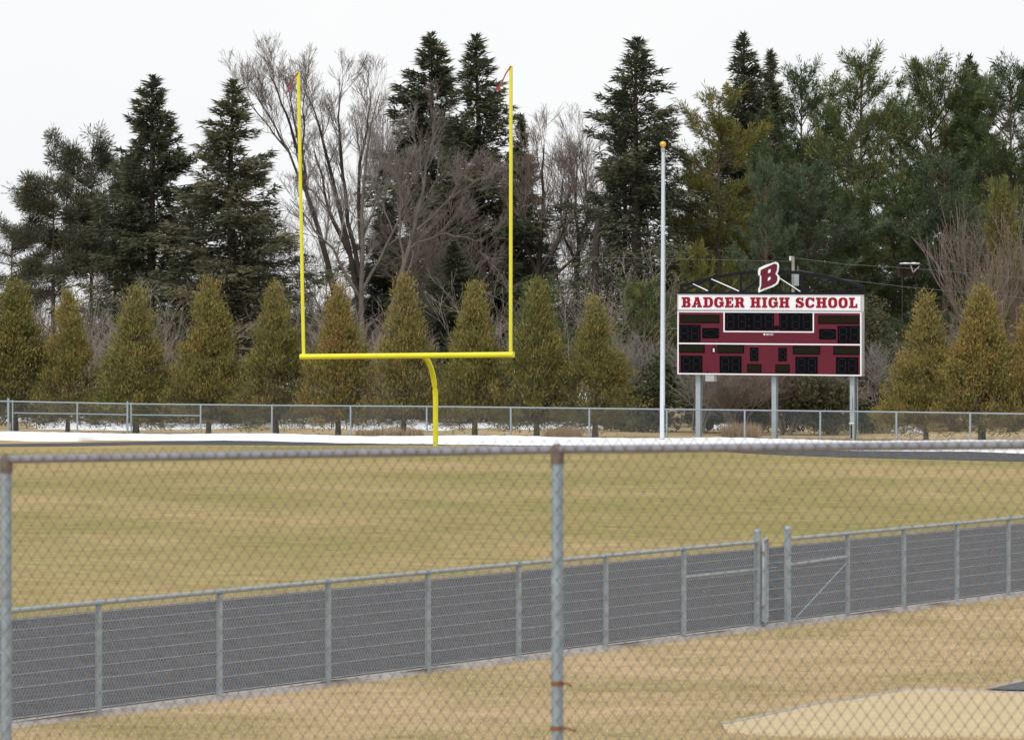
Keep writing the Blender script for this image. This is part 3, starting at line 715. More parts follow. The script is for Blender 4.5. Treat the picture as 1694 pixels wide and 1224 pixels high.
def fill_curve(name, loops, depth, mat, parent, tf):
    """2D outlines (holes by even-odd) turned into a solid mesh; tf maps (u, v, out) to world"""
    cu = bpy.data.curves.new(name, 'CURVE'); cu.dimensions = '2D'; cu.fill_mode = 'BOTH'; cu.extrude = depth / 2
    for lp in loops:
        sp = cu.splines.new('POLY'); sp.points.add(len(lp) - 1); sp.use_cyclic_u = True
        for q, (a, b) in zip(sp.points, lp): q.co = (a, b, 0, 1)
    tmp = bpy.data.objects.new(name, cu); COL.objects.link(tmp)
    dg = bpy.context.evaluated_depsgraph_get(); me = bpy.data.meshes.new_from_object(tmp.evaluated_get(dg))
    bpy.data.objects.remove(tmp); bpy.data.curves.remove(cu)
    for v in me.vertices: v.co = Vector(tf(v.co.x, v.co.y, v.co.z + depth / 2))
    me.materials.clear(); me.materials.append(mat); me.name = name
    return link(bpy.data.objects.new(name, me), parent)
for word, xa, xb in (('BADGER', 92, 622), ('HIGH', 672, 1000), ('SCHOOL', 1050, 1563)):
    gap = 14; tot = sum(GL_[c][0] for c in word) + gap * (len(word) - 1); k = (xb - xa) / tot; u = xa
    for c in word:
        w, loops = GL_[c]
        ybase = 452 + (u - 92) / 1470 * 8
        fill_curve('letter', loops, 0.02, M['red'], sign,
                   lambda a, b, z, u=u, k=k, yb=ybase: fbr(u + a * k, yb - b * 0.86, 0.012 + z) - foot)
        u += (w + gap) * k
# the maker's small white lettering
cu = bpy.data.curves.new('maker_lettering', 'FONT'); cu.body = 'NEVCO'; cu.size = 24; cu.align_x = 'LEFT'; cu.offset = 0.3
tmp = bpy.data.objects.new('tmp', cu); COL.objects.link(tmp); dg = bpy.context.evaluated_depsgraph_get(); me = bpy.data.meshes.new_from_object(tmp.evaluated_get(dg)); bpy.data.objects.remove(tmp)
for v in me.vertices: v.co = Vector(fbr(800 + v.co.x * 0.78, 690 - v.co.y * 0.95, 0.006) - foot)
me.materials.clear(); me.materials.append(M['white']); link(bpy.data.objects.new('maker_lettering', me), cab)
fill_curve('maker_mark', [[(0, 9), (9, 18), (18, 18), (14, 9), (18, 0), (9, 0)]], 0.004, M['white'], cab, lambda a, b, z: fbr(778 + a, 690 - b, 0.002 + z) - foot)

# arched truss
top = [(66, 272), (200, 240), (330, 205), (455, 180), (575, 163), (700, 153), (830, 150), (960, 151), (1095, 160), (1225, 180), (1350, 203), (1480, 240), (1612, 285)]
TR = thing_tr = bpy.data.objects.new('truss', None); link(TR, T)
back = -BD / 2
def ft(x, y, o=0.0): return fb(x, y - (x - 55) / 1542 * 3, back + o)
MB().bar(ft(58, 331), ft(1618, 331), 0.16, 0.085).build('bottom_chord', M['navy'], TR, foot)
mb = MB()
for a, b in zip(top[:-1], top[1:]): mb.bar(ft(*a), ft(*b), 0.1, 0.115)
mb.build('top_chord', M['navy'], TR, foot)
for x in (75, 320, 580, 840, 1095, 1350, 1606):
    yt = np.interp(x, [p[0] for p in top], [p[1] for p in top]); MB().bar(ft(x, 325), ft(x, yt), 0.09, 0.125, (0, 1, 0)).build('vertical', M['navy'], TR, foot)
for (xa, ya, xb, yb, snow) in ((100, 318, 300, 218, 0), (335, 217, 568, 320, 1), (592, 320, 832, 160, 0), (905, 206, 1082, 322, 1), (1105, 320, 1345, 212, 0), (1365, 322, 1600, 292, 0), (180, 258, 305, 318, 1)):  # snow flags the diagonals given a white strip for reflected sky
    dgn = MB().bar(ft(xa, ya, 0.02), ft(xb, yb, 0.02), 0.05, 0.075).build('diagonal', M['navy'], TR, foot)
    if snow: MB().bar(ft(xa, ya - 6, 0.03), ft(xb, yb - 6, 0.03), 0.07, 0.028).build('glint_strip', M['snow'], dgn, foot)  # snow white paints the sky's reflection along the upper edge
MB().bar(ft(1350, 196), ft(1612, 277), 0.09, 0.03).build('glint_strip', M['snow'], TR, foot)  # same painted reflection on the top chord's right end
# the slanted letter
LO = [(748, 118), (800, 92), (885, 66), (905, 72), (915, 95), (910, 145), (900, 165), (917, 185), (920, 215), (905, 250), (870, 275), (800, 300), (745, 325), (742, 300), (755, 265), (757, 182), (745, 180), (740, 150)]
LI = [(766, 134), (820, 108), (880, 80), (898, 84), (903, 100), (899, 138), (886, 164), (904, 190), (904, 218), (888, 246), (850, 266), (800, 285), (760, 301), (770, 265), (772, 186), (762, 176)]
H1 = [(826, 131), (848, 123), (851, 130), (848, 152), (825, 165)]; H2 = [(825, 196), (846, 187), (850, 194), (847, 214), (822, 229)]
fl = lambda P: [(a, 700 - b) for a, b in P]
em = fill_curve('school_letter', [fl(LO)], 0.05, M['white'], T, lambda a, b, z: fb(a, 700 - b, 0.03 + z) - foot)
fill_curve('letter_face', [fl(LI), fl(H1)[::-1], fl(H2)[::-1]], 0.03, M['maroon'], em, lambda a, b, z: fb(a, 700 - b, 0.075 + z) - foot)
# columns: wide-flange steel
for x0, x1 in ((181, 227), (822, 866), (1474, 1518)):
    xm = (x0 + x1) / 2; w = (x1 - x0) / 1542 * BW * 0.86; t = fb(xm, 500, -BD - 0.12); zt = t[2]
    mb = MB()
    for o in (0.09, -0.09):
        mb.box((t[0] + Nv[0] * o, t[1] + Nv[1] * o, (zt - 0.15) / 2), (w, 0.018, zt + 0.15), AXB)
    mb.box((t[0], t[1], (zt - 0.15) / 2), (0.014, 0.16, zt + 0.15), AXB)
    mb.build('column', M['steel_post'], T, foot)
bx = fb(328, 1052, -0.12); MB().box(bx, (0.36, 0.24, 0.24), AXB).build('horn_box', M['grey_edge'], T, foot, 0.01)
q = fb(1535, 1100, -BD - 0.1)
MB().tube([(q[0], q[1], 0), (q[0], q[1], q[2] + 0.5)], 0.02, 8).build('conduit', M['galv_old'], T, foot)
q2 = at(1408.5, 668, q[1]); MB().box(q2, (0.09, 0.1, 0.45), AXB).build('switch_box', M['steel_post'], T, foot, 0.006)
q2 = at(1409, 700, q[1]); MB().box(q2, (0.2, 0.06, 0.05), AXB).build('conduit_clamp', M['white'], T, foot)
q2 = at(1409, 714, q[1] + 0.05); MB().box(q2, (0.07, 0.08, 0.5), AXB).build('cable_trunk', M['black'], T, foot)
# ------------------------------------------------------------------ trees and shrubs: prototypes
def unit(v): return v / np.maximum(np.linalg.norm(v, axis=-1, keepdims=True), 1e-9)

def trunk_segs(h, r0, lean, rng, n=14, top=0.985):
    z = np.linspace(0, h * top, n); wob = np.cumsum(rng.normal(0, 0.012 * h / n, (n, 2)), 0)
    P = np.stack([wob[:, 0] + lean[0] * z, wob[:, 1] + lean[1] * z, z], 1); P[0, 2] = -0.3
    R = r0 * (1 - 0.93 * (z / h) ** 0.85); R[0] *= 1.25
    return P, R

def proto_conifer(kind, h, rb, seed, **kw):
    """returns (wood mesh, foliage mesh) of one conifer, base at the origin"""
    rng = np.random.default_rng(seed)
    low = kw.get('low', 0.08); bare = kw.get('bare', 0.0); mat = kw.get('mat', M['spruce'])
    P, R = trunk_segs(h, kw.get('r0', 0.011 * h + 0.05), kw.get('lean', (0, 0)), rng)
    tr = lambda z: np.stack([np.interp(z, P[:, 2], P[:, 0]), np.interp(z, P[:, 2], P[:, 1]), z], 1)
    S0, S1, A0, A1 = [P[:-1]], [P[1:]], [R[:-1]], [R[1:]]
    LP, LD, LL, LW, LT = [], [], [], [], []
    if kind == 'spruce':
        sp = kw.get('sp', 0.30); z = np.arange(low * h, h * 0.985, sp); nb = kw.get('nb', 7)
        zb = np.repeat(z, nb) + rng.uniform(-sp, sp, len(z) * nb); zb = np.clip(zb, 0.02 * h, h * 0.985); n = len(zb)
        az = rng.uniform(0, 2 * math.pi, n); u = np.clip((zb - low * h) / (h - low * h), 0, 1)
        prof = np.minimum(1.0, 0.55 + u * 3.0) * (1 - u) ** (kw.get('pow', 0.82) * 1.08) + 0.015
        lump = 1 + 0.10 * np.sin(zb * 1.3 + az * 2 + seed) + 0.08 * np.sin(zb * 3.1 + seed * 2 + az * 3)
        lump *= 1 + 0.14 * np.sin(az * 3 + zb * 0.9 + seed * 1.7)
        L = rb * prof * rng.uniform(0.30, 1.18, n) * lump; L = np.maximum(L, 0.12)
        L = np.minimum(L, rb * prof * 1.22 + 0.1)
        el = np.radians(-12 + 62 * u ** 1.2 + rng.normal(0, 11, n)); drp = 0.30 * (1 - u)
        dirh = np.stack([np.cos(az), np.sin(az), np.zeros(n)], 1); B = tr(zb)
        def pos(i, t): 
            l = L[i]; return B[i] + dirh[i] * (l * t * np.cos(el[i]))[:, None] + np.stack([0 * t, 0 * t, l * (np.sin(el[i]) * t - drp[i] * t * t + 0.85 * drp[i] * t ** 4)], 1)
        ids = np.arange(n)
        for a, b in ((0, 0.35), (0.35, 0.7), (0.7, 1.0)):
            S0.append(pos(ids, np.full(n, a))); S1.append(pos(ids, np.full(n, b)))
            A0.append(0.022 * (1 - a) * np.sqrt(L) + 0.005); A1.append(0.022 * (1 - b) * np.sqrt(L) + 0.004)
        N = kw.get('leaves', 26000); pr = L * (0.6 + 0.4 * L / L.max()); pr = pr * np.where(u < kw.get('thin', 0.0), 0.35, 1.0)
        i = rng.choice(n, N, p=pr / pr.sum()); t = 0.12 + 0.9 * rng.beta(1.6, 1.0, N) 
        sgn = rng.choice([-1, 1], N); side = np.stack([-np.sin(az[i]), np.cos(az[i]), np.zeros(N)], 1)
        w = sgn * rng.uniform(0, 1, N) ** 0.8 * 0.30 * L[i] * np.clip(1.15 - t, 0.06, 1)
        p = pos(i, t) + side * w[:, None]; p[:, 2] -= np.abs(w) * 0.25 + rng.exponential(0.26, N) * (1 - 0.75 * u[i])
        d = dirh[i] * rng.uniform(0.2, 1.0, N)[:, None] + side * (sgn * rng.uniform(0.1, 0.7, N))[:, None] + rng.normal(0, 0.25, (N, 3))
        d[:, 2] += -0.75 + 1.15 * u[i] + rng.normal(0, 0.35, N)
        LP.append(p); LD.append(d); LL.append(rng.uniform(0.14, 0.36, N) * kw.get('ls', 1)); LW.append(rng.uniform(0.035, 0.08, N) * kw.get('ls', 1))
        bt = rng.uniform(0, 1, n); LT.append(np.clip(0.55 * bt[i] + rng.normal(0.22, 0.16, N), 0, 1))
        # leader
        K = 160; zz = h - rng.exponential(0.5, K).clip(0, 2.0); a = rng.uniform(0, 6.28, K)
        LP.append(tr(zz)); LD.append(np.stack([np.cos(a) * .6, np.sin(a) * .6, rng.uniform(0.4, 1.2, K)], 1)); LL.append(rng.uniform(0.15, 0.3, K)); LW.append(rng.uniform(0.03, 0.06, K)); LT.append(rng.uniform(0.1, 0.5, K))
    else:
        sp = kw.get('sp', 0.66); z = np.arange(max(low, bare) * h, h * 0.99, sp); nb = kw.get('nb', 5)
        zb = np.repeat(z, nb) + rng.uniform(-0.4 * sp, 0.4 * sp, len(z) * nb); n = len(zb)
        az = rng.uniform(0, 2 * math.pi, n); z0 = max(low, bare) * h; u = np.clip((zb - z0) / (h - z0), 0, 1)
        if kind == 'pine': prof = np.interp(u, [0, 0.15, 0.4, 0.7, 0.9, 1], kw.get('prof', [0.75, 1.0, 0.95, 0.65, 0.38, 0.14]))
        else: prof = np.interp(u, [0, 0.2, 0.5, 0.8, 0.95, 1], [0.7, 1.0, 1.0, 0.85, 0.5, 0.25])
        L = rb * prof * rng.uniform(0.45, 1.15, n) * (1 + 0.25 * np.sin(1.3 * zb + 2 * az + seed)); L = np.maximum(L, 0.2)
        el = np.radians(kw.get('el0', 2) + kw.get('el1', 40) * u + rng.normal(0, 9, n))
        dirh = np.stack([np.cos(az), np.sin(az), np.zeros(n)], 1); B = tr(np.minimum(zb, h * 0.97))
        curl = kw.get('curl', 0.22)
        def pos(i, t):
            l = L[i]; return B[i] + dirh[i] * (l * t * np.cos(el[i]))[:, None] + np.stack([0 * t, 0 * t, l * (np.sin(el[i]) * t + curl * t ** 2.5 - 0.08 * t)], 1)
        ids = np.arange(n)
        for a, b in ((0, 0.33), (0.33, 0.66), (0.66, 0.95)):
            S0.append(pos(ids, np.full(n, a))); S1.append(pos(ids, np.full(n, b)))
            A0.append(0.026 * (1 - a) * np.sqrt(L) + 0.006); A1.append(0.026 * (1 - b) * np.sqrt(L) + 0.005)
        # foliage plumes on side shoots
        NP = int(kw.get('plumes', 900) * 1.4); per = kw.get('per', 33)
        pr = L ** 1.1; i = rng.choice(n, NP, p=pr / pr.sum()); t = rng.uniform(0.25, 1.0, NP) ** 0.75
        sgn = rng.choice([-1, 1], NP); side = np.stack([-np.sin(az[i]), np.cos(az[i]), np.zeros(NP)], 1)
        w = sgn * rng.uniform(0, 1, NP) * 0.36 * L[i] * np.clip(1.2 - t, 0.1, 1)
        b = pos(i, t); tip = b + side * w[:, None] + dirh[i] * (np.abs(w) * 0.5)[:, None]; tip[:, 2] += np.abs(w) * 0.3
        S0.append(b); S1.append(tip); A0.append(np.full(NP, 0.010)); A1.append(np.full(NP, 0.006))
        pd = unit(dirh[i] * 0.55 + side * (sgn * 0.4)[:, None] + np.array([0, 0, kw.get('up', 0.75)]) + rng.normal(0, 0.22, (NP, 3)))
        pl = rng.uniform(0.35, 0.85, NP) * kw.get('pl', 1.0); q = np.repeat(np.arange(NP), per); N = len(q)
        s = rng.uniform(-0.25, 1, N)
        ball = kw.get('ball', 0.0); rad = rng.normal(0, 1, (N, 3)); rad = unit(rad)
        p = tip[q] + pd[q] * (s * pl[q])[:, None] * (1 - ball) + rad * rng.uniform(0, 0.10 + 0.34 * ball, N)[:, None]
        d = pd[q] * (0.9 - 0.5 * ball) + rad * (0.75 + 0.3 * ball)
        LP.append(p); LD.append(d); LL.append(rng.uniform(0.18, 0.34, N) * kw.get('ls', 1)); LW.append(rng.uniform(0.026, 0.048, N) * kw.get('ls', 1))
        pt = rng.beta(2, 2.2, NP); LT.append(np.clip(pt[q] + rng.normal(0, 0.13, N), 0, 1))
    V, Q = prisms(np.concatenate(S0), np.concatenate(S1), np.concatenate(A0), np.concatenate(A1), 5 if kind != 'spruce' else 4)
    wood = fast_mesh(kind + '_wood', V, Q, kw.get('bark', M['bark_pine']), smooth=True)
    LP = np.concatenate(LP); LD = np.concatenate(LD)
    V, Q = rhombi(LP, LD, rng.normal(0, 1, LP.shape), np.concatenate(LL), np.concatenate(LW))
    leaf = fast_mesh(kind + '_needles', V, Q, mat, tint=np.repeat(np.concatenate(LT), 4))
    return wood, leaf

def proto_cedar(h, rb, seed, sparse=0.0):
    rng = np.random.default_rng(seed)
    P, R = trunk_segs(h, 0.095, (0, 0), rng, 10, 0.97)
    n = 260; u = rng.beta(1.0, 1.5, n) * 0.93 + 0.055; zt = u * h                     # plume tips on the crown's surface
    az = rng.uniform(0, 2 * math.pi, n)
    prof = np.interp(u, [0, 0.08, 0.2, 0.35, 0.6, 0.8, 0.93, 1], [0.62, 0.92, 1.0, 0.84, 0.46, 0.19, 0.055, 0.008])
    r = rb * prof * (1 + 0.12 * np.sin(3 * az + seed) + 0.08 * np.sin(zt * 2.2 + az * 2)) * rng.uniform(0.45, 1.06, n) ** 0.6
    tip = np.stack([r * np.cos(az), r * np.sin(az), zt], 1)
    zb = np.clip(zt - r * rng.uniform(0.5, 1.2, n) - 0.1, rng.uniform(0.6, 1.3, n), h * 0.95)
    zb = np.where(u < 0.14, np.clip(zt + rng.uniform(0.2, 0.6, n), 0.6, h), zb)         # lowest boughs hang
    base = np.stack([0 * r, 0 * r, zb], 1)
    midp = base + (tip - base) * 0.5 + np.stack([np.cos(az), np.sin(az), -0.35 + 0 * az], 1) * (0.18 * r)[:, None]
    S0 = [P[:-1], base, midp]; S1 = [P[1:], midp, tip]
    A0 = [R[:-1], np.full(n, 0.022), np.full(n, 0.014)]; A1 = [R[1:], np.full(n, 0.014), np.full(n, 0.006)]
    # fine grey inner twigs
    m = int(700 * (1 + sparse)); i = rng.integers(0, n, m); t = rng.uniform(0.2, 0.95, m)
    a = base[i] * ((1 - t) ** 2)[:, None] + 2 * midp[i] * (t * (1 - t))[:, None] + tip[i] * (t ** 2)[:, None]
    b = a + unit(rng.normal(0, 1, (m, 3)) + np.array([0, 0, 0.9])) * rng.uniform(0.2, 0.5, m)[:, None]
    S0.append(a); S1.append(b); A0.append(np.full(m, 0.009)); A1.append(np.full(m, 0.005))
    V, Q = prisms(np.concatenate(S0), np.concatenate(S1), np.concatenate(A0), np.concatenate(A1), 4)
    wood = fast_mesh('cedar_wood', V, Q, M['bark_grey'], smooth=True)
    N = int(30000 * (1 - 0.5 * sparse)); w = r * 0.5 + 0.35; w = np.where((u < 0.15), w * 0.65, w)
    if sparse: w = np.where((u < 0.42) & (u > 0.05), w * 0.35, w)
    i = rng.choice(n, N, p=w / w.sum()); t = 0.25 + 0.78 * rng.beta(1.7, 1.0, N)
    p = base[i] * ((1 - t) ** 2)[:, None] + 2 * midp[i] * (t * (1 - t))[:, None] + tip[i] * (t ** 2)[:, None]
    fat = 0.16 * (1.1 - 0.7 * t) + 0.05
    p += rng.normal(0, 1, (N, 3)) * fat[:, None] * np.array([1, 1, 1.1])
    out = np.stack([np.cos(az[i]), np.sin(az[i]), 0 * t], 1)
    d = out * rng.uniform(0, 0.7, N)[:, None] + rng.normal(0, 0.30, (N, 3)); d[:, 2] += np.where(u[i] < 0.12, -0.2, 0.95)
    ok = p[:, 2] > 0.12 + rng.exponential(0.16, N); p, d, i = p[ok], d[ok], i[ok]; N = len(p)
    V, Q = rhombi(p, d, rng.normal(0, 1, (N, 3)), rng.uniform(0.10, 0.22, N), rng.uniform(0.018, 0.038, N))
    pt = rng.beta(2.2, 2.2, n); hz = np.clip(0.12 * (p[:, 2] / h - 0.4), -0.1, 0.1)
    leaf = fast_mesh('cedar_sprays', V, Q, M['cedar'], tint=np.repeat(np.clip(0.9 * pt[i] + 0.02 + hz + rng.normal(0, 0.07, N), 0, 1), 4))
    return wood, leaf

class Bare:
    """leafless tree grown limb by limb"""
    def __init__(self, seed): self.r = random.Random(seed); self.seg = ([], []); self.lim = ([], []); self.tips = []
    def limb(self, pts, r0, r1, lvl, store):
        n = len(pts)
        for i in range(n - 1):
            a = r0 + (r1 - r0) * i / (n - 1); b = r0 + (r1 - r0) * (i + 1) / (n - 1)
            store[0].append((*pts[i], *pts[i + 1])); store[1].append((a, b))
    def grow(self, p, d, L, r, lvl, maxl, up=0.12, spread=0.75, kids=(5, 6, 5, 4), crook=0.12, rmin=0.008, tube_lvl=2):
        R = self.r; n = 5 if lvl < 2 else (4 if lvl < 3 else (3 if lvl < 4 else 2))
        pts = [p]; dirs = []
        if lvl >= 3: crook *= 0.6; up *= 0.5
        for i in range(n):
            d = (d[0] + R.gauss(0, crook), d[1] + R.gauss(0, crook), d[2] + R.gauss(0, crook) + up)
            m = math.sqrt(d[0] ** 2 + d[1] ** 2 + d[2] ** 2); d = (d[0] / m, d[1] / m, d[2] / m)
            q = pts[-1]; pts.append((q[0] + d[0] * L / n, q[1] + d[1] * L / n, q[2] + d[2] * L / n)); dirs.append(d)
        r1 = max(r * 0.38, rmin * 0.8)
        self.limb(pts, r, r1, lvl, self.lim if lvl < tube_lvl else self.seg)
        if lvl >= maxl: self.tips.append(pts[-1]); return
        k = kids[min(lvl, len(kids) - 1)]
        self.spawn(pts, dirs, L, r, r1, lvl, maxl, k, up, spread, kids, crook, rmin, tube_lvl)
    def spawn(self, pts, dirs, L, r, r1, lvl, maxl, k, up, spread, kids, crook, rmin, tube_lvl, t0=0.3):
        R = self.r; n = len(pts) - 1
        for j in range(k):
            t = t0 + (1 - t0) * (j + R.random()) / k; i = min(int(t * n), n - 1); f = t * n - i
            q = tuple(pts[i][c] + (pts[i + 1][c] - pts[i][c]) * f for c in range(3)); d = dirs[i]
            a = (R.gauss(0, 1), R.gauss(0, 1), R.gauss(0, 1) * 0.6)
            s = spread * R.uniform(0.6, 1.25)
            nd = (d[0] + a[0] * s * 0.6, d[1] + a[1] * s * 0.6, d[2] + a[2] * s * 0.6 + 0.1)
            m = math.sqrt(sum(c * c for c in nd)); nd = tuple(c / m for c in nd)
            rr = (r + (r1 - r) * t) * R.uniform(0.45, 0.72)
            self.grow(q, nd, L * R.uniform(0.5, 0.82) * (1.15 - 0.45 * t), max(rr, rmin), lvl + 1, maxl, up, spread, kids, crook, rmin, tube_lvl)
    def meshes(self, m0, m1, k=3):
        out = []
        for st, m, kk in ((self.lim, m0, 6), (self.seg, m1, k)):
            if not st[0]: out.append(None); continue
            S = np.array(st[0]); A = np.array(st[1]); V, Q = prisms(S[:, :3], S[:, 3:], A[:, 0], A[:, 1], kk)
            out.append(fast_mesh('bare_wood', V, Q, m, smooth=True))
        return out

def bare_proto(seed, h, maxl=4, kids=(6, 6, 5, 4), up=0.10, spread=0.8, stems=1, r0=0.16, rmin=0.009, m0='bark_grey', m1='twig_grey', first=0.75, crook=0.12, slant=0.12):
    b = Bare(seed)
    for s in range(stems):
        a = b.r.uniform(0, 6.28); sl = slant * (1 if stems == 1 else b.r.uniform(1.5, 4.5))
        b.grow((b.r.gauss(0, 0.12) * (stems > 1), b.r.gauss(0, 0.12) * (stems > 1), -0.2), (math.cos(a) * sl, math.sin(a) * sl, 1), h * first * b.r.uniform(0.8, 1.05), r0 * (b.r.uniform(0.5, 1) if stems > 1 else 1), 0 if stems == 1 else 1, maxl, up, spread, kids, crook, rmin)
    return b.meshes(M[m0], M[m1])

def place(name, label, cat, pr, x, Y, top=None, width=None, group=None, rz=None, names=('trunk', 'crown'), ph=1.0, pw=1.0, mat=None, base_y=None):
    """stand a copy of prototype pr on the ground behind photo column x at depth Y; top = photo row of its tip"""
    co = []
    for me in pr:
        if me is not None:
            a = np.empty(len(me.vertices) * 3, np.float32); me.vertices.foreach_get('co', a); co.append(a.reshape(-1, 3))
    co = np.concatenate(co); ph = float(np.percentile(co[:, 2], 99.97)); pw = float(np.percentile(np.abs(co[:, 0]), 98.0))
    X = (x - CX) / FPX * Y; z = float(ground_z(X, Y))
    sz = 1.0 if top is None else (EYE - (top - YH) / FPX * Y - z) / ph
    sx = sz if width is None else width / 2 / FPX * Y / pw
    t = thing(name, label, cat, (X, Y, z), rz if rz is not None else random.Random(int(x * 7 + Y)).uniform(0, 6.28), group, (sx, sx, sz))
    for nm, me in zip(names, pr):
        if me is None: continue
        o = link(bpy.data.objects.new(nm, me), t)
        if mat is not None and nm == names[1]:
            o.material_slots[0].link = 'OBJECT'; o.material_slots[0].material = mat
    return t

# ---- prototypes
SP = [proto_conifer('spruce', 18, 3.0, 11, leaves=34000, bark=M['bark_dark'], thin=0.35),
      proto_conifer('spruce', 18, 3.0, 12, leaves=36000, bark=M['bark_pine'], thin=0.4, pow=0.7),
      proto_conifer('spruce', 18, 3.0, 13, leaves=38000, bark=M['bark_dark'], thin=0.2, nb=8, pow=0.75),
      proto_conifer('spruce', 18, 3.0, 14, leaves=22000, bark=M['bark_pine'], thin=0.45, low=0.16, nb=6, pow=0.66)]
PN = [proto_conifer('pine', 17, 3.4, 21, plumes=1000, mat=M['pine']),
      proto_conifer('pine', 17, 3.4, 22, plumes=950, mat=M['pine'], bare=0.18, el1=48),
      proto_conifer('pine', 17, 3.4, 23, plumes=1050, mat=M['pine'], el0=-4, el1=36, prof=[0.8, 1.0, 1.0, 0.8, 0.5, 0.2]),
      proto_conifer('pine', 17, 3.4, 24, plumes=850, mat=M['pine'], bare=0.3, el1=52, prof=[0.6, 0.9, 1.0, 0.8, 0.6, 0.3])]
RP = [proto_conifer('red_pine', 13, 2.6, 31, plumes=180, per=110, mat=M['red_pine'], bare=0.58, nb=5, sp=0.55, ball=1.0, el0=-6, el1=40, curl=0.15, ls=1.0),
      proto_conifer('red_pine', 13, 2.6, 32, plumes=150, per=110, mat=M['red_pine'], bare=0.55, nb=4, sp=0.5, ball=1.0, el0=-8, el1=36, curl=0.15)]
YP = [proto_conifer('pine', 6, 1.7, 26, plumes=330, per=30, mat=M['pine_yellow'], bare=0.2, nb=5, sp=0.4, pl=0.8)]
CE = [proto_cedar(6.5, 1.45, s, sp) for s, sp in ((41, 0.1), (42, 0.25), (43, 0), (44, 0.85), (45, 0.4), (46, 0.5))]
BT = [bare_proto(51, 13, 4, (8, 7, 6, 5), r0=0.17), bare_proto(52, 13, 4, (8, 7, 6, 5), up=0.16, r0=0.16, m1='twig_brown'), bare_proto(53, 13, 4, (8, 7, 6, 5), spread=1.0, up=0.06, r0=0.2)]
BS = [bare_proto(61, 3.2, 4, (5, 6, 6, 5), stems=9, r0=0.035, rmin=0.007, m0='twig_grey', m1='twig_grey', spread=0.8, up=0.08, first=0.8),
      bare_proto(62, 3.2, 4, (5, 6, 6, 5), stems=9, r0=0.035, rmin=0.007, m0='twig_brown', m1='twig_brown', spread=0.75, up=0.12, first=0.8),
      bare_proto(63, 3.2, 4, (5, 6, 6, 5), stems=8, r0=0.04, rmin=0.007, m0='twig_pale', m1='twig_pale', spread=1.1, up=0.02, first=0.75),
      bare_proto(64, 3.2, 4, (6, 6, 6, 4), stems=5, r0=0.05, rmin=0.008, m0='twig_brown', m1='twig_brown', spread=0.6, up=0.16, first=0.85)]

# ---- arborvitae row right behind the far fence
row = [(-70, 468, 130, 1), (25, 458, 150, 0), (112, 477, 112, 1), (225, 470, 158, 2), (345, 455, 130, 4), (457, 463, 122, 5), (560, 464, 118, 0), (668, 452, 132, 3), (785, 463, 120, 1), (888, 458, 126, 4), (985, 488, 118, 5), (1532, 480, 140, 2), (1625, 468, 150, 0), (1705, 500, 120, 1)]
lab = ['bronze-green arborvitae cut by the left edge, behind the fence', 'wide bronze-green arborvitae at the far left behind the gate post', 'small russet-topped arborvitae, second from the left', 'broad full arborvitae behind the double gate post, third from the left',
       'tall arborvitae with a thin tip, fourth from the left', 'arborvitae just left of the left upright', 'narrow arborvitae just right of the left upright', 'thin open arborvitae with bare lower twigs left of the goal post neck',
       'dense arborvitae just left of the right upright', 'arborvitae just right of the right upright', 'ragged reddish arborvitae, nearest to the flagpole', 'tall arborvitae standing right of the scoreboard', 'biggest arborvitae at the right, second from the right edge', 'arborvitae cut by the right edge']
for (x, y, w, k), lb in zip(row, lab):
    Y = far_fence_at(x)[1] + 5.0
    place('arborvitae', lb, 'arborvitae', CE[k], x, Y, y, w, 'arborvitae row behind the far fence', ph=6.45, pw=1.36)

# ---- spruces
for x, y, w, Y, k, lb in [
        (250, 126, 232, 246, 1, 'tall dark spruce with a pointed top, left of the bare trees'), (386, 133, 232, 243, 2, 'dense dark spruce beside the bare trees, left of the left upright'),
        (713, 56, 230, 262, 1, 'tall spruce between the uprights, brownish with bare twigs before it'), (790, 58, 225, 256, 2, 'darkest tall spruce behind the right upright'),
        (1050, 62, 235, 250, 3, 'tall loose spruce behind the flagpole with two visible trunks'), (1034, 130, 130, 252, 3, 'slimmer spruce tucked against the flagpole spruce, left side'),
        (1222, 55, 190, 268, 2, 'dark pointed spruce top rising behind the yellowish pine'), (1278, 84, 150, 272, 0, 'slender dark spruce top next to the tallest pointed one on the right'),
        (1605, 92, 150, 272, 0, 'dark spruce top between two loose pines at the right'), (860, 190, 120, 262, 0, 'lower spruce hidden at the right upright'),
        (640, 330, 150, 258, 0, 'short dark spruce low behind the bare trunks'), (752, 400, 150, 246, 2, 'low dark spruce below the two tall middle spruces')]:
    place('spruce_tree', lb, 'tree', SP[k], x, Y, y, w * (1.0 if x == 250 else 1.14), 'tall spruces behind the field', ph=18.0, pw=2.75)

# ---- red pines at the left
for x, y, w, Y, k, lb in [(18, 350, 130, 252, 0, 'low tufted pine at the left edge'), (88, 284, 165, 248, 1, 'flat-topped tufted pine left of the tall spruces'), (152, 206, 150, 250, 0, 'tallest tufted pine at the left, with a bare trunk'),
                       (190, 250, 130, 254, 1, 'tufted pine half hidden by the left spruce')]:
    place('red_pine', lb, 'tree', RP[k], x, Y, y, w, 'tufted pines at the left', ph=13.3, pw=2.5)

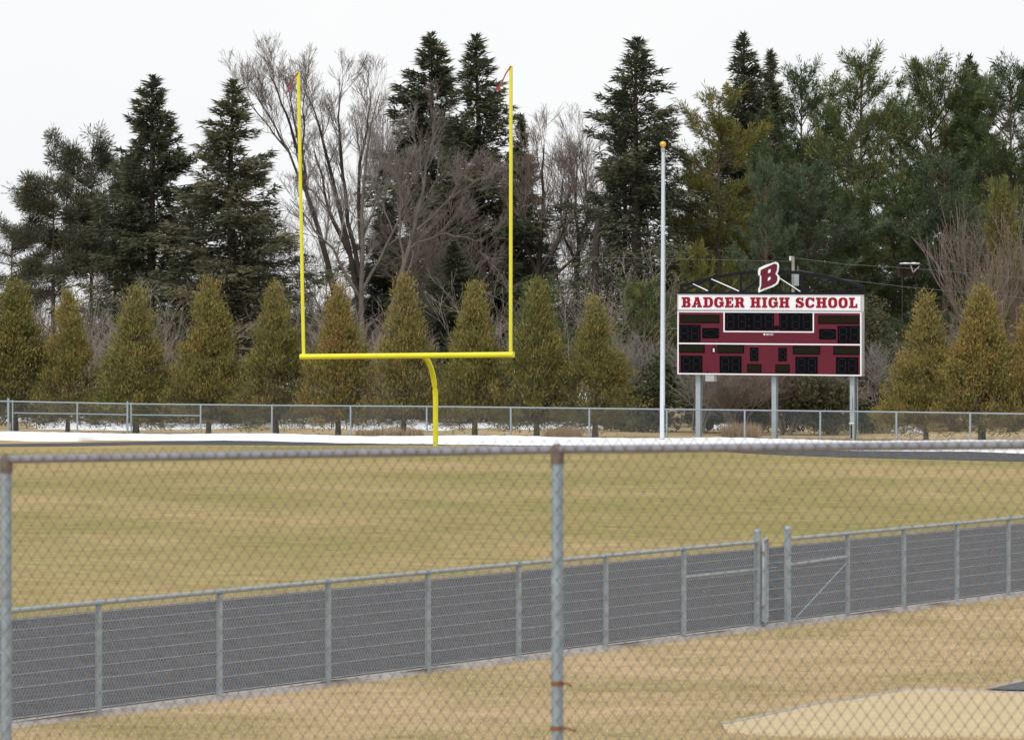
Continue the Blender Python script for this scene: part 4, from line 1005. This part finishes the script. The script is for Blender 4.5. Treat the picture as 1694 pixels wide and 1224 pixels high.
# ---- white pines at the right
for x, y, w, Y, k, mt, lb in [
        (1188, 138, 200, 252, 2, 'pine_yellow', 'yellowish pine with drooping boughs right of the flagpole'), (1150, 250, 150, 258, 0, 'pine', 'shorter pine at the left end of the pine stand'),
        (1325, 96, 170, 262, 1, 'pine', 'pine with upswept tips behind the slanted letter'), (1425, 72, 200, 256, 1, 'pine', 'tall dense pine above the right half of the scoreboard'),
        (1335, 262, 190, 248, 3, 'pine_blue', 'blue-green pine with a pale trunk above the scoreboard'), (1268, 255, 110, 245, 0, 'pine_blue', 'silvery pine sprays left of the blue-green pine'),
        (1540, 84, 175, 260, 3, 'pine', 'loose open pine right of the tall dense one'), (1620, 110, 170, 264, 1, 'pine', 'bushy pine top near the right edge'), (1672, 92, 190, 258, 3, 'pine', 'open pine at the right edge'),
        (1560, 250, 200, 250, 0, 'pine_blue', 'low blue-green pine in front of the loose pines'), (1480, 300, 190, 252, 2, 'pine', 'low dark pine right of the scoreboard truss'), (1412, 300, 150, 249, 0, 'pine', 'green pine directly behind the right end of the truss'),
        (1655, 290, 160, 252, 2, 'pine', 'low pine behind the bush with brown leaves'), (1240, 330, 190, 262, 2, 'pine', 'dark low pine behind the left half of the truss'), (1378, 118, 190, 274, 2, 'pine', 'dark pine filling the gap behind the dense pine'),
        (1492, 150, 200, 276, 0, 'pine', 'dark pine filling the gap behind the loose pine'), (1140, 380, 170, 262, 2, 'pine', 'dark low pine just right of the flagpole'), (1740, 140, 200, 266, 0, 'pine', 'pine at the far right cut by the picture edge'), (1600, 360, 200, 262, 2, 'pine', 'dark low pine behind the right-hand arborvitae'),
        (1255, 130, 180, 276, 2, 'pine', 'dark pine filling the gap beside the two dark spruce tops'), (1580, 150, 180, 278, 0, 'pine', 'dark pine filling the gap left of the bushy pine top')]:
    place('white_pine', lb, 'tree', PN[k], x, Y, y, w * 1.1, 'pine stand at the right', ph=17.6, pw=3.2, mat=M[mt])
for x, y, w, Y, k, lb in [(1152, 395, 70, 240, 0, 'bright yellow-green young pine left of the truss'), (1208, 420, 50, 241, 0, 'small yellow-green pine tip behind the truss'), (1655, 292, 62, 243, 0, 'yellow-green young pine top above the brown bush'), (890, 452, 90, 240, 0, 'young green pine behind the arborvitae right of the goal'), (1062, 455, 120, 238, 0, 'green young pine left of the flagpole foot')]:
    place('young_pine', lb, 'tree', YP[k], x, Y, y, w, 'young pines', ph=6.2, pw=1.6, mat=M['pine'] if x in (890, 1062) else None)

# ---- the big leafless trees between the spruces, limb by limb
def hero(label, Y, limbs, seed, m0, m1, maxl=5, k=11, L=4.6, rmin=0.0056, base_x=None, up=0.13, spread=0.75):
    b = Bare(seed); o = np.array([*(at(limbs[0][0][0][0], 700, Y)[:2]), 0.0])
    for pts, r0, r1 in limbs:
        P = [at(x, y, Y + dy) for x, y, dy in pts]
        if P[0][2] < 0.8: P[0][2] = -0.2
        P = [tuple(p - o) for p in P]
        # refine the limb
        n = 10; t = np.linspace(0, len(P) - 1, n); A = np.array(P)
        S = np.stack([np.interp(t, np.arange(len(P)), A[:, c]) for c in range(3)], 1)
        for _ in range(2): S[1:-1] = 0.25 * S[:-2] + 0.5 * S[1:-1] + 0.25 * S[2:]
        S[1:-1] += np.array([b.r.gauss(0, 0.05) for _ in range((n - 2) * 3)]).reshape(-1, 3)
        S = [tuple(s) for s in S]
        ds = [tuple(unit(np.array(S[i + 1]) - np.array(S[i]))) for i in range(n - 1)]
        b.limb(S, r0, r1, 0, b.lim)
        b.spawn(S, ds, L, r0 * 0.8, r1, 1, maxl, k, up, spread, (6, 6, 6, 5, 3), 0.12, rmin, 2, t0=0.3)
    t = thing('bare_tree', label, 'tree', o, 0, 'leafless trees'); 
    for nm, me in zip(('trunk', 'crown'), b.meshes(M[m0], M[m1])): link(bpy.data.objects.new(nm, me), t)
hero('leaning dark leafless tree behind the left upright', 252, [([(585, 700, 0), (560, 480, 0), (512, 340, 0), (492, 245, 0), (478, 150, 0)], 0.2, 0.025), ([(495, 255, 0), (470, 180, -1), (445, 115, -1)], 0.08, 0.015), ([(515, 350, 0), (470, 235, 1), (420, 150, 1)], 0.08, 0.015), ([(480, 255, 1), (440, 200, 1), (395, 150, 1)], 0.05, 0.012), ([(505, 310, 0), (500, 210, 1), (508, 130, 1)], 0.07, 0.015)], 71, 'bark_dark', 'twig_grey', L=2.5, k=8)
hero('leafless tree with several dark stems between the uprights', 255, [([(612, 700, 0), (590, 440, 0), (553, 300, 0), (530, 210, 0), (512, 165, 0)], 0.17, 0.025), ([(595, 460, 0), (568, 320, 1), (562, 220, 1), (566, 140, 1)], 0.13, 0.02), ([(600, 480, 0), (545, 350, 2), (520, 250, 2)], 0.14, 0.03), ([(600, 430, 0), (585, 300, -1), (612, 210, -1), (612, 150, -1)], 0.12, 0.02)], 72, 'bark_dark', 'twig_grey', L=2.4, k=9)
hero('pale grey leafless tree with a straight forked trunk between the uprights', 247, [([(600, 700, 0), (598, 560, 0), (600, 430, 0), (597, 330, 0), (608, 240, 0), (628, 155, 0)], 0.165, 0.02), ([(600, 480, 0), (640, 410, 0), (672, 340, 0), (690, 250, 0)], 0.09, 0.02), ([(600, 500, 0), (560, 430, 0), (520, 380, 0), (480, 330, 0)], 0.09, 0.02), ([(598, 400, 0), (625, 330, 1), (640, 240, 1)], 0.07, 0.02)], 73, 'bark_grey', 'twig_pale', L=2.5, k=8)
hero('pale leafless tree leaning right before the middle spruces', 246, [([(632, 700, 0), (640, 500, 0), (672, 430, 0), (697, 340, 0), (712, 260, 0), (720, 200, 0)], 0.17, 0.03), ([(668, 440, 0), (660, 360, 0), (668, 300, 0)], 0.07, 0.02), ([(690, 380, 0), (745, 330, 0), (790, 300, 0)], 0.06, 0.015), ([(680, 410, 0), (730, 385, 0), (800, 400, 0)], 0.06, 0.015)], 74, 'bark_grey', 'twig_grey', L=2.7, k=9)
hero('twiggy leafless tree right of the right upright', 254, [([(880, 700, 0), (890, 480, 0), (900, 380, 0), (895, 290, 0), (900, 240, 0)], 0.18, 0.03), ([(890, 470, 0), (930, 390, 0), (945, 310, 0)], 0.1, 0.02), ([(888, 450, 0), (860, 380, 0), (868, 300, 0)], 0.1, 0.02), ([(890, 480, 0), (950, 430, 0), (975, 380, 0), (965, 330, 0)], 0.09, 0.02)], 75, 'bark_dark', 'twig_brown', L=3.0, k=9)
hero('leafless tree with forked dark limbs left of the flagpole spruce', 257, [([(950, 700, 0), (955, 470, 0), (960, 390, 0), (950, 340, 0), (955, 270, 0)], 0.15, 0.03), ([(955, 420, 0), (978, 350, 0), (965, 300, 0), (960, 250, 0)], 0.07, 0.02), ([(955, 440, 0), (925, 370, 0), (930, 300, 0)], 0.08, 0.02)], 76, 'bark_dark', 'twig_grey', L=2.8, k=9)
# the broken dead trunk
Y = 248; t = thing('dead_tree', 'broken dead trunk with short stubs left of the flagpole spruce', 'tree', (*at(986, 700, Y)[:2], 0))
o = np.array((*at(986, 700, Y)[:2], 0.0))
mb = MB().tube([o - (0, 0, 0.3), at(985, 560, Y), at(984, 470, Y), at(986, 400, Y), at(988, 370, Y), at(990, 362, Y)], [0.24, 0.2, 0.17, 0.15, 0.12, 0.03], 10); mb.build('trunk', M['bark_dark'], t, o)
for (x0, y0, x1, y1) in ((986, 455, 955, 445), (986, 470, 1020, 450), (985, 400, 1000, 380), (984, 440, 1012, 400), (984, 430, 960, 410)):
    a, c = at(x0, y0, Y), at(x1, y1, Y - 0.5); MB().tube([a, (a + c) / 2 + (0, 0, 0.1), c], [0.05, 0.03, 0.012], 6).build('stub', M['bark_grey'], t, o)

# ---- more leafless trees, thickets and undergrowth
for x, y, w, Y, k, lb in [(30, 430, 180, 266, 0, 'brown leafless tree low behind the left pines'), (440, 330, 230, 262, 1, 'reddish leafless tree between the left spruce and the left upright'), (540, 300, 220, 275, 2, 'leafless tree deep behind the left upright'),
                          (665, 90, 200, 272, 0, 'tall thin leafless tree behind the left shoulder of the middle spruce'), (760, 330, 220, 250, 1, 'reddish leafless tree before the middle spruces'), (840, 320, 200, 264, 2, 'leafless tree deep behind the right upright'),
                          (925, 300, 200, 268, 1, 'reddish leafless tree deep behind the gap in the woods'), (1010, 330, 170, 266, 0, 'leafless tree behind the broken dead trunk'), (180, 350, 200, 270, 1, 'leafless tree deep behind the left spruces'), (300, 380, 200, 268, 2, 'leafless tree deep between the left spruces'), (1650, 330, 200, 246, 2, 'leafless tree behind the brown bush at the right edge')]:
    place('bare_tree', lb, 'tree', BT[k], x, Y, y, w, 'leafless trees', ph=12.6, pw=4.6)
n = 0
for x, y, w, Y, k, lb in [(30, 470, 190, 242, 0, 'grey thicket behind the leftmost arborvitae'), (165, 470, 150, 241, 0, 'grey thicket between the second and third arborvitae'), (285, 490, 110, 238, 2, 'pale blue-grey shrub between the third and fourth arborvitae'),
                          (410, 420, 150, 241, 1, 'reddish shrub with upright stems between the fourth and fifth arborvitae'), (505, 460, 150, 242, 0, 'grey thicket behind the left upright'), (610, 480, 140, 241, 0, 'grey thicket below the pale forked tree'), (725, 470, 140, 243, 0, 'grey thicket right of the open arborvitae'),
                          (825, 420, 130, 241, 3, 'reddish upright shrub at the right upright'), (935, 470, 140, 242, 1, 'reddish thicket between two arborvitae right of the goal'), (1062, 545, 120, 232, 2, 'grey rounded shrub left of the flagpole'), (1155, 560, 130, 224, 2, 'grey shrub behind the left scoreboard column'),
                          (1215, 590, 150, 221, 0, 'twiggy shrub under the scoreboard, left of its middle column'), (1300, 585, 190, 222, 1, 'spreading thorny shrub under the scoreboard, right of its middle column'), (1375, 600, 130, 223, 0, 'twiggy shrub behind the right scoreboard column'),
                          (1462, 560, 150, 226, 2, 'pale grey shrub right of the scoreboard'), (1645, 330, 190, 238, 3, 'large twiggy bush above the right-hand arborvitae'), (1580, 520, 110, 236, 0, 'grey twigs between the two right-hand arborvitae'), (0, 560, 150, 250, 0, 'grey thicket low at the left edge')]:
    place('shrub', lb, 'shrub', BS[k], x, Y + (17 if x < 1000 else 0), y, w, 'leafless shrubs', ph=3.6, pw=2.0, names=('stems', 'twigs'))

def leaf_mass(name, label, cat, mat, blobs, n, L, W, seed, upd=0.5, kind=None, group=None):
    rng = np.random.default_rng(seed); P = []
    for (c, r) in blobs:
        d = unit(rng.normal(0, 1, (n, 3))); P.append(np.array(c) + d * np.array(r) * (rng.uniform(0, 1, n) ** 0.45)[:, None])
    P = np.concatenate(P); P = P[P[:, 2] > 0.02]; m = len(P); D = rng.normal(0, 0.6, (m, 3)); D[:, 2] += upd
    V, Q = rhombi(P, D, rng.normal(0, 1, (m, 3)), rng.uniform(*L, m), rng.uniform(*W, m))
    o = link(bpy.data.objects.new(name, fast_mesh(name, V, Q, mat, tint=np.repeat(rng.beta(2, 2, m), 4)))); return tag(o, label, cat, group, kind)
# brown leaves still hanging in the right-hand bush
Yb = 238; leaf_mass('dead_leaves', 'brown withered leaves clinging in the bush at the right edge', 'leaves', M['dead_leaf'], [(tuple(at(x, y, Yb)), (1.5, 1.2, 1.3)) for x, y in ((1650, 400), (1620, 440), (1685, 450), (1665, 350), (1640, 490))], 260, (0.05, 0.11), (0.03, 0.06), 81, 0, 'stuff')
# evergreen undergrowth below and beside the scoreboard
for x, y, rx, rz, Y, lb in [(1120, 640, 1.5, 1.5, 228, 'dark evergreen shrub behind the flagpole foot'), (1185, 655, 1.3, 1.2, 226, 'dark evergreen shrub behind the left column of the scoreboard'), (1250, 650, 1.3, 1.4, 227, 'dark evergreen shrub left of the middle column'), (1340, 665, 1.5, 1.3, 222, 'dark round evergreen shrub right of the middle column'),
                            (1420, 640, 1.4, 1.6, 226, 'dark evergreen shrub at the right column'), (1450, 560, 1.2, 2.0, 232, 'green evergreen shrub just right of the scoreboard edge'), (1490, 620, 1.3, 1.6, 230, 'dark evergreen shrub left of the right-hand arborvitae'), (1060, 650, 1.2, 1.2, 230, 'dark evergreen shrub left of the flagpole foot'), (1580, 640, 1.4, 1.5, 230, 'dark evergreen shrub between the right-hand arborvitae')]:
    c = at(x, y, Y); c[2] = max(c[2], rz * 0.55); rng = np.random.default_rng(int(x))
    blobs = [((c[0] + rng.normal(0, rx * 0.45), c[1] + rng.normal(0, 0.6), max(0.35, c[2] + rng.normal(0, rz * 0.45))), (rx * 0.6, rx * 0.6, rz * 0.5)) for _ in range(9)]
    blobs += [((c[0] + rng.normal(0, rx * 0.4), c[1], 0.4 + k * 0.4), (rx * 0.6, rx * 0.6, 0.5)) for k in range(3)]
    leaf_mass('evergreen_shrub', lb, 'shrub', M['undergrowth'], blobs, 480, (0.14, 0.3), (0.05, 0.09), int(x), 0.2, group='evergreen undergrowth')

# ---- brushwood filling the space behind the arborvitae, one mass
def brush():
    rng = random.Random(7); S_, A_ = [], []
    for i in range(60):
        x = rng.uniform(-120, 1060) if i < 52 else rng.uniform(1060, 1760); Y = (rng.uniform(262, 288) if i % 2 else rng.uniform(234, 243)) if x < 1000 else rng.uniform(232, 256); b = Bare(900 + i); hgt = ((rng.uniform(5, 9) if i % 2 else rng.uniform(3.6, 6.2)) if x < 1060 else rng.uniform(2, 3.4))
        X = (x - CX) / FPX * Y
        for s in range(4):
            a = rng.uniform(0, 6.28); sl = rng.uniform(0.15, 0.5)
            b.grow((X + rng.gauss(0, 0.4), Y + rng.gauss(0, 0.4), -0.1), (math.cos(a) * sl, math.sin(a) * sl, 1), hgt * rng.uniform(0.5, 0.8), 0.03, 1, 4, 0.06, 0.95, (5, 5, 4, 3), 0.16, 0.0075, 0)
        S_ += b.seg[0]; A_ += b.seg[1]
    S = np.array(S_); A = np.array(A_); V, Q = prisms(S[:, :3], S[:, 3:], A[:, 0], A[:, 1], 3)
    o = link(bpy.data.objects.new('brushwood', fast_mesh('brushwood', V, Q, M['twig_brush']))); tag(o, 'tangle of grey-brown leafless brushwood behind the arborvitae row', 'brushwood', kind='stuff')
brush()

# ---- far leafless wood closing the view, one mass
def far_wood():
    rng = random.Random(99); allS, allA = [], []
    for i in range(80):
        b = Bare(500 + i); Y = rng.uniform(300, 420); X = rng.uniform(-0.125, 0.125) * Y; hgt = rng.uniform(4.5, 8.5)
        b.grow((X, Y, -0.2), (rng.gauss(0, 0.1), 0, 1), hgt * 0.75, 0.09, 1, 3, 0.12, 0.8, (6, 7, 6), 0.12, 0.014, 0)
        allS += b.seg[0]; allA += b.seg[1]
    S = np.array(allS); A = np.array(allA); V, Q = prisms(S[:, :3], S[:, 3:], A[:, 0], A[:, 1], 3)
    o = link(bpy.data.objects.new('distant_wood', fast_mesh('distant_wood', V, Q, M['twig_brown']))); tag(o, 'far brown leafless wood behind all the trees', 'wood', kind='stuff')
far_wood()

# ---- dry grass behind and along the far fence, grass on the near slope
def tufts(name, label, X0, X1, ybase, n, h, mat, seed, w=(0.012, 0.03)):
    rng = np.random.default_rng(seed); xs_ = rng.uniform(X0, X1, n); P = []
    P = np.array([ybase(x, rng) for x in xs_]); D = rng.normal(0, 0.28, (n, 3)); D[:, 2] = 1
    V, Q = rhombi(P, D, rng.normal(0, 1, (n, 3)), rng.uniform(*h, n), rng.uniform(*w, n))
    o = link(bpy.data.objects.new(name, fast_mesh(name, V, Q, mat, tint=np.repeat(rng.beta(2, 2, n), 4)))); return tag(o, label, 'grass', kind='stuff')
def beh(x, rng):
    q = far_fence_at(x); y = q[1] + abs(rng.normal(0.4, 2.2)); return ((x - CX) / FPX * y, y, -0.02)
tufts('dry_grass', 'dry straw grass along the foot of the far fence', -300, 1900, beh, 16000, (0.04, 0.14), M['straw'], 91, (0.02, 0.05))
def tall(x, rng): q = far_fence_at(x); y = q[1] + rng.uniform(0.5, 2.0); return ((x - CX) / FPX * y, y, -0.02)
tufts('tall_dry_grass', 'tall pale dry grass under the scoreboard', 1195, 1255, tall, 700, (0.5, 0.85), M['straw'], 92, (0.02, 0.04))
tufts('tall_dry_grass', 'tall pale dry grass behind the fence right of the goal', 900, 960, tall, 500, (0.3, 0.6), M['straw'], 93, (0.02, 0.04))
tufts('tall_dry_grass', 'tall pale dry grass behind the fence left of the goal', 590, 700, tall, 800, (0.25, 0.5), M['straw'], 94, (0.02, 0.04))

# ---- utility pole with wires, and the little platform in the pines
Y = 234.0; b0 = np.array((*at(1313.5, 700, Y)[:2], 0.0))
T = thing('utility_pole', 'pale utility pole with a grey box behind the scoreboard truss', 'utility pole', b0)
tp = at(1312, 424, Y); MB().tube([b0 - (0, 0, 0.3), tp], [0.085, 0.062], 12).build('pole', M['wood_pole'], T, b0)
c = at(1317.5, 463, Y - 0.2); MB().box(c, (0.2, 0.18, 0.5)).build('equipment_box', M['steel_post'], T, b0, 0.01)
MB().tube([at(1307.5, 424, Y), at(1307.5, 431, Y)], 0.05, 8).build('insulator', M['white'], T, b0)
MB().tube([at(1320, 440, Y), at(1320, 458, Y)], 0.015, 6).build('conduit', M['galv'], T, b0)
def cable(name, label, pts, r):
    P = [at(x, y, Yc) for x, y, Yc in pts]; return tag(MB().tube(P, r, 5).build(name, M['cable'], None), label, 'cable', 'power lines')
cable('power_line', 'upper power line running right from the utility pole', [(1313, 427, 233.8), (1400, 437.5, 234), (1500, 443.5, 234), (1580, 450, 234), (1700, 461, 234), (2000, 492, 233)], 0.009)
cable('power_line', 'lower power line running right behind the arborvitae', [(1316, 446, 233.8), (1400, 463, 234), (1500, 475, 234), (1600, 484, 234), (1700, 494, 234), (2000, 520, 233)], 0.009)
cable('power_line', 'faint power line running left from the utility pole', [(1311, 433, 233.8), (1200, 430, 234), (1080, 428, 234), (900, 424, 234)], 0.008)
Y = 243.0; o = at(1505, 437, Y)
T = thing('tree_platform', 'small snow-dusted wooden platform high among the right-hand pines', 'platform', (o[0], o[1], 0))
of = (o[0], o[1], 0.0)
for dx, dy in ((-0.3, 0.3), (0.3, 0.3)): MB().tube([(o[0] + dx, o[1] + dy, -0.2), (o[0] + dx, o[1] + dy, o[2])], 0.03, 6).build('post', M['bark_dark'], T, of)
MB().box(o - (0, 0, 0.03), (1.0, 0.8, 0.06)).build('deck', M['bark_dark'], T, of)
MB().box(o + (0, 0.36, -0.3), (0.96, 0.04, 0.5)).build('back_panel', M['bark_dark'], T, of)
mb = MB(); rng = np.random.default_rng(5)
[mb.ball(o + (dx, dy, 0.02), r_, 10, 6, 0.3) for dx, dy, r_ in ((-0.36, -0.25, 0.10), (-0.2, -0.2, 0.15), (-0.06, -0.25, 0.10), (0.16, -0.2, 0.16), (0.34, -0.25, 0.09))]; mb.build('snow_cap', M['snow'], T, of)
MB().bar(o + (0.0, -0.35, -0.02), o + (0.12, -0.35, -0.36), 0.05, 0.05).build('brace', M['wood_grey'], T, of)
MB().bar(o + (0.12, -0.35, -0.36), o + (0.38, -0.35, -0.1), 0.05, 0.05).build('brace', M['wood_grey'], T, of)

# ---- short straw blades on the near slope and along the field's near edge
def blades(name, label, n, samp, h, w, seed):
    rng = np.random.default_rng(seed); P2 = samp(rng, n); z = ground_z(P2[:, 0], P2[:, 1]) - 0.02; n = len(P2)
    D = rng.normal(0, 0.55, (n, 3)); D[:, 2] = 0.7
    V, Q = rhombi(np.column_stack([P2, z]), D, rng.normal(0, 1, (n, 3)), rng.uniform(*h, n), rng.uniform(*w, n))
    patch = 0.5 + 0.5 * np.sin(P2[:, 0] * 0.9 + 1.3 * np.sin(P2[:, 1] * 0.35)) * np.sin(P2[:, 1] * 0.5 + 0.7)
    tint = np.clip(0.72 - 0.5 * patch ** 2 + rng.normal(0, 0.14, n), 0, 1)
    o = link(bpy.data.objects.new(name, fast_mesh(name, V, Q, M['grass_blades'], tint=np.repeat(tint, 4)))); tag(o, label, 'grass', kind='stuff')
def near_slope(rng, n):
    Y = rng.uniform(50, 92, n); X = rng.uniform(-0.1, 0.1, n) * Y
    d = (X - GOAL[0]) * PE[0] + (Y - GOAL[1]) * PE[1]; k = d > FENCE_D + 0.03
    P = np.column_stack([X, Y])
    top = np.interp(X, A_S[:, 0], A_S[:, 1]); bot = np.interp(X, B_S[:, 0], B_S[:, 1])
    jit = rng.exponential(0.22, n); sand = (X > A_S[0, 0] + jit * 0.5) & (Y < top + 0.1 - jit) & (Y > bot - 0.05 + jit * 1.6)
    ry = np.interp(X, R_S[:, 0], R_S[:, 1]); run = (X > R_S[0, 0]) & (Y < ry + 0.1) & (Y > bot)
    return P[k & ~sand & ~run]
blades('straw_grass', 'matted straw-coloured grass on the near slope', 200000, near_slope, (0.02, 0.045), (0.004, 0.009), 95)
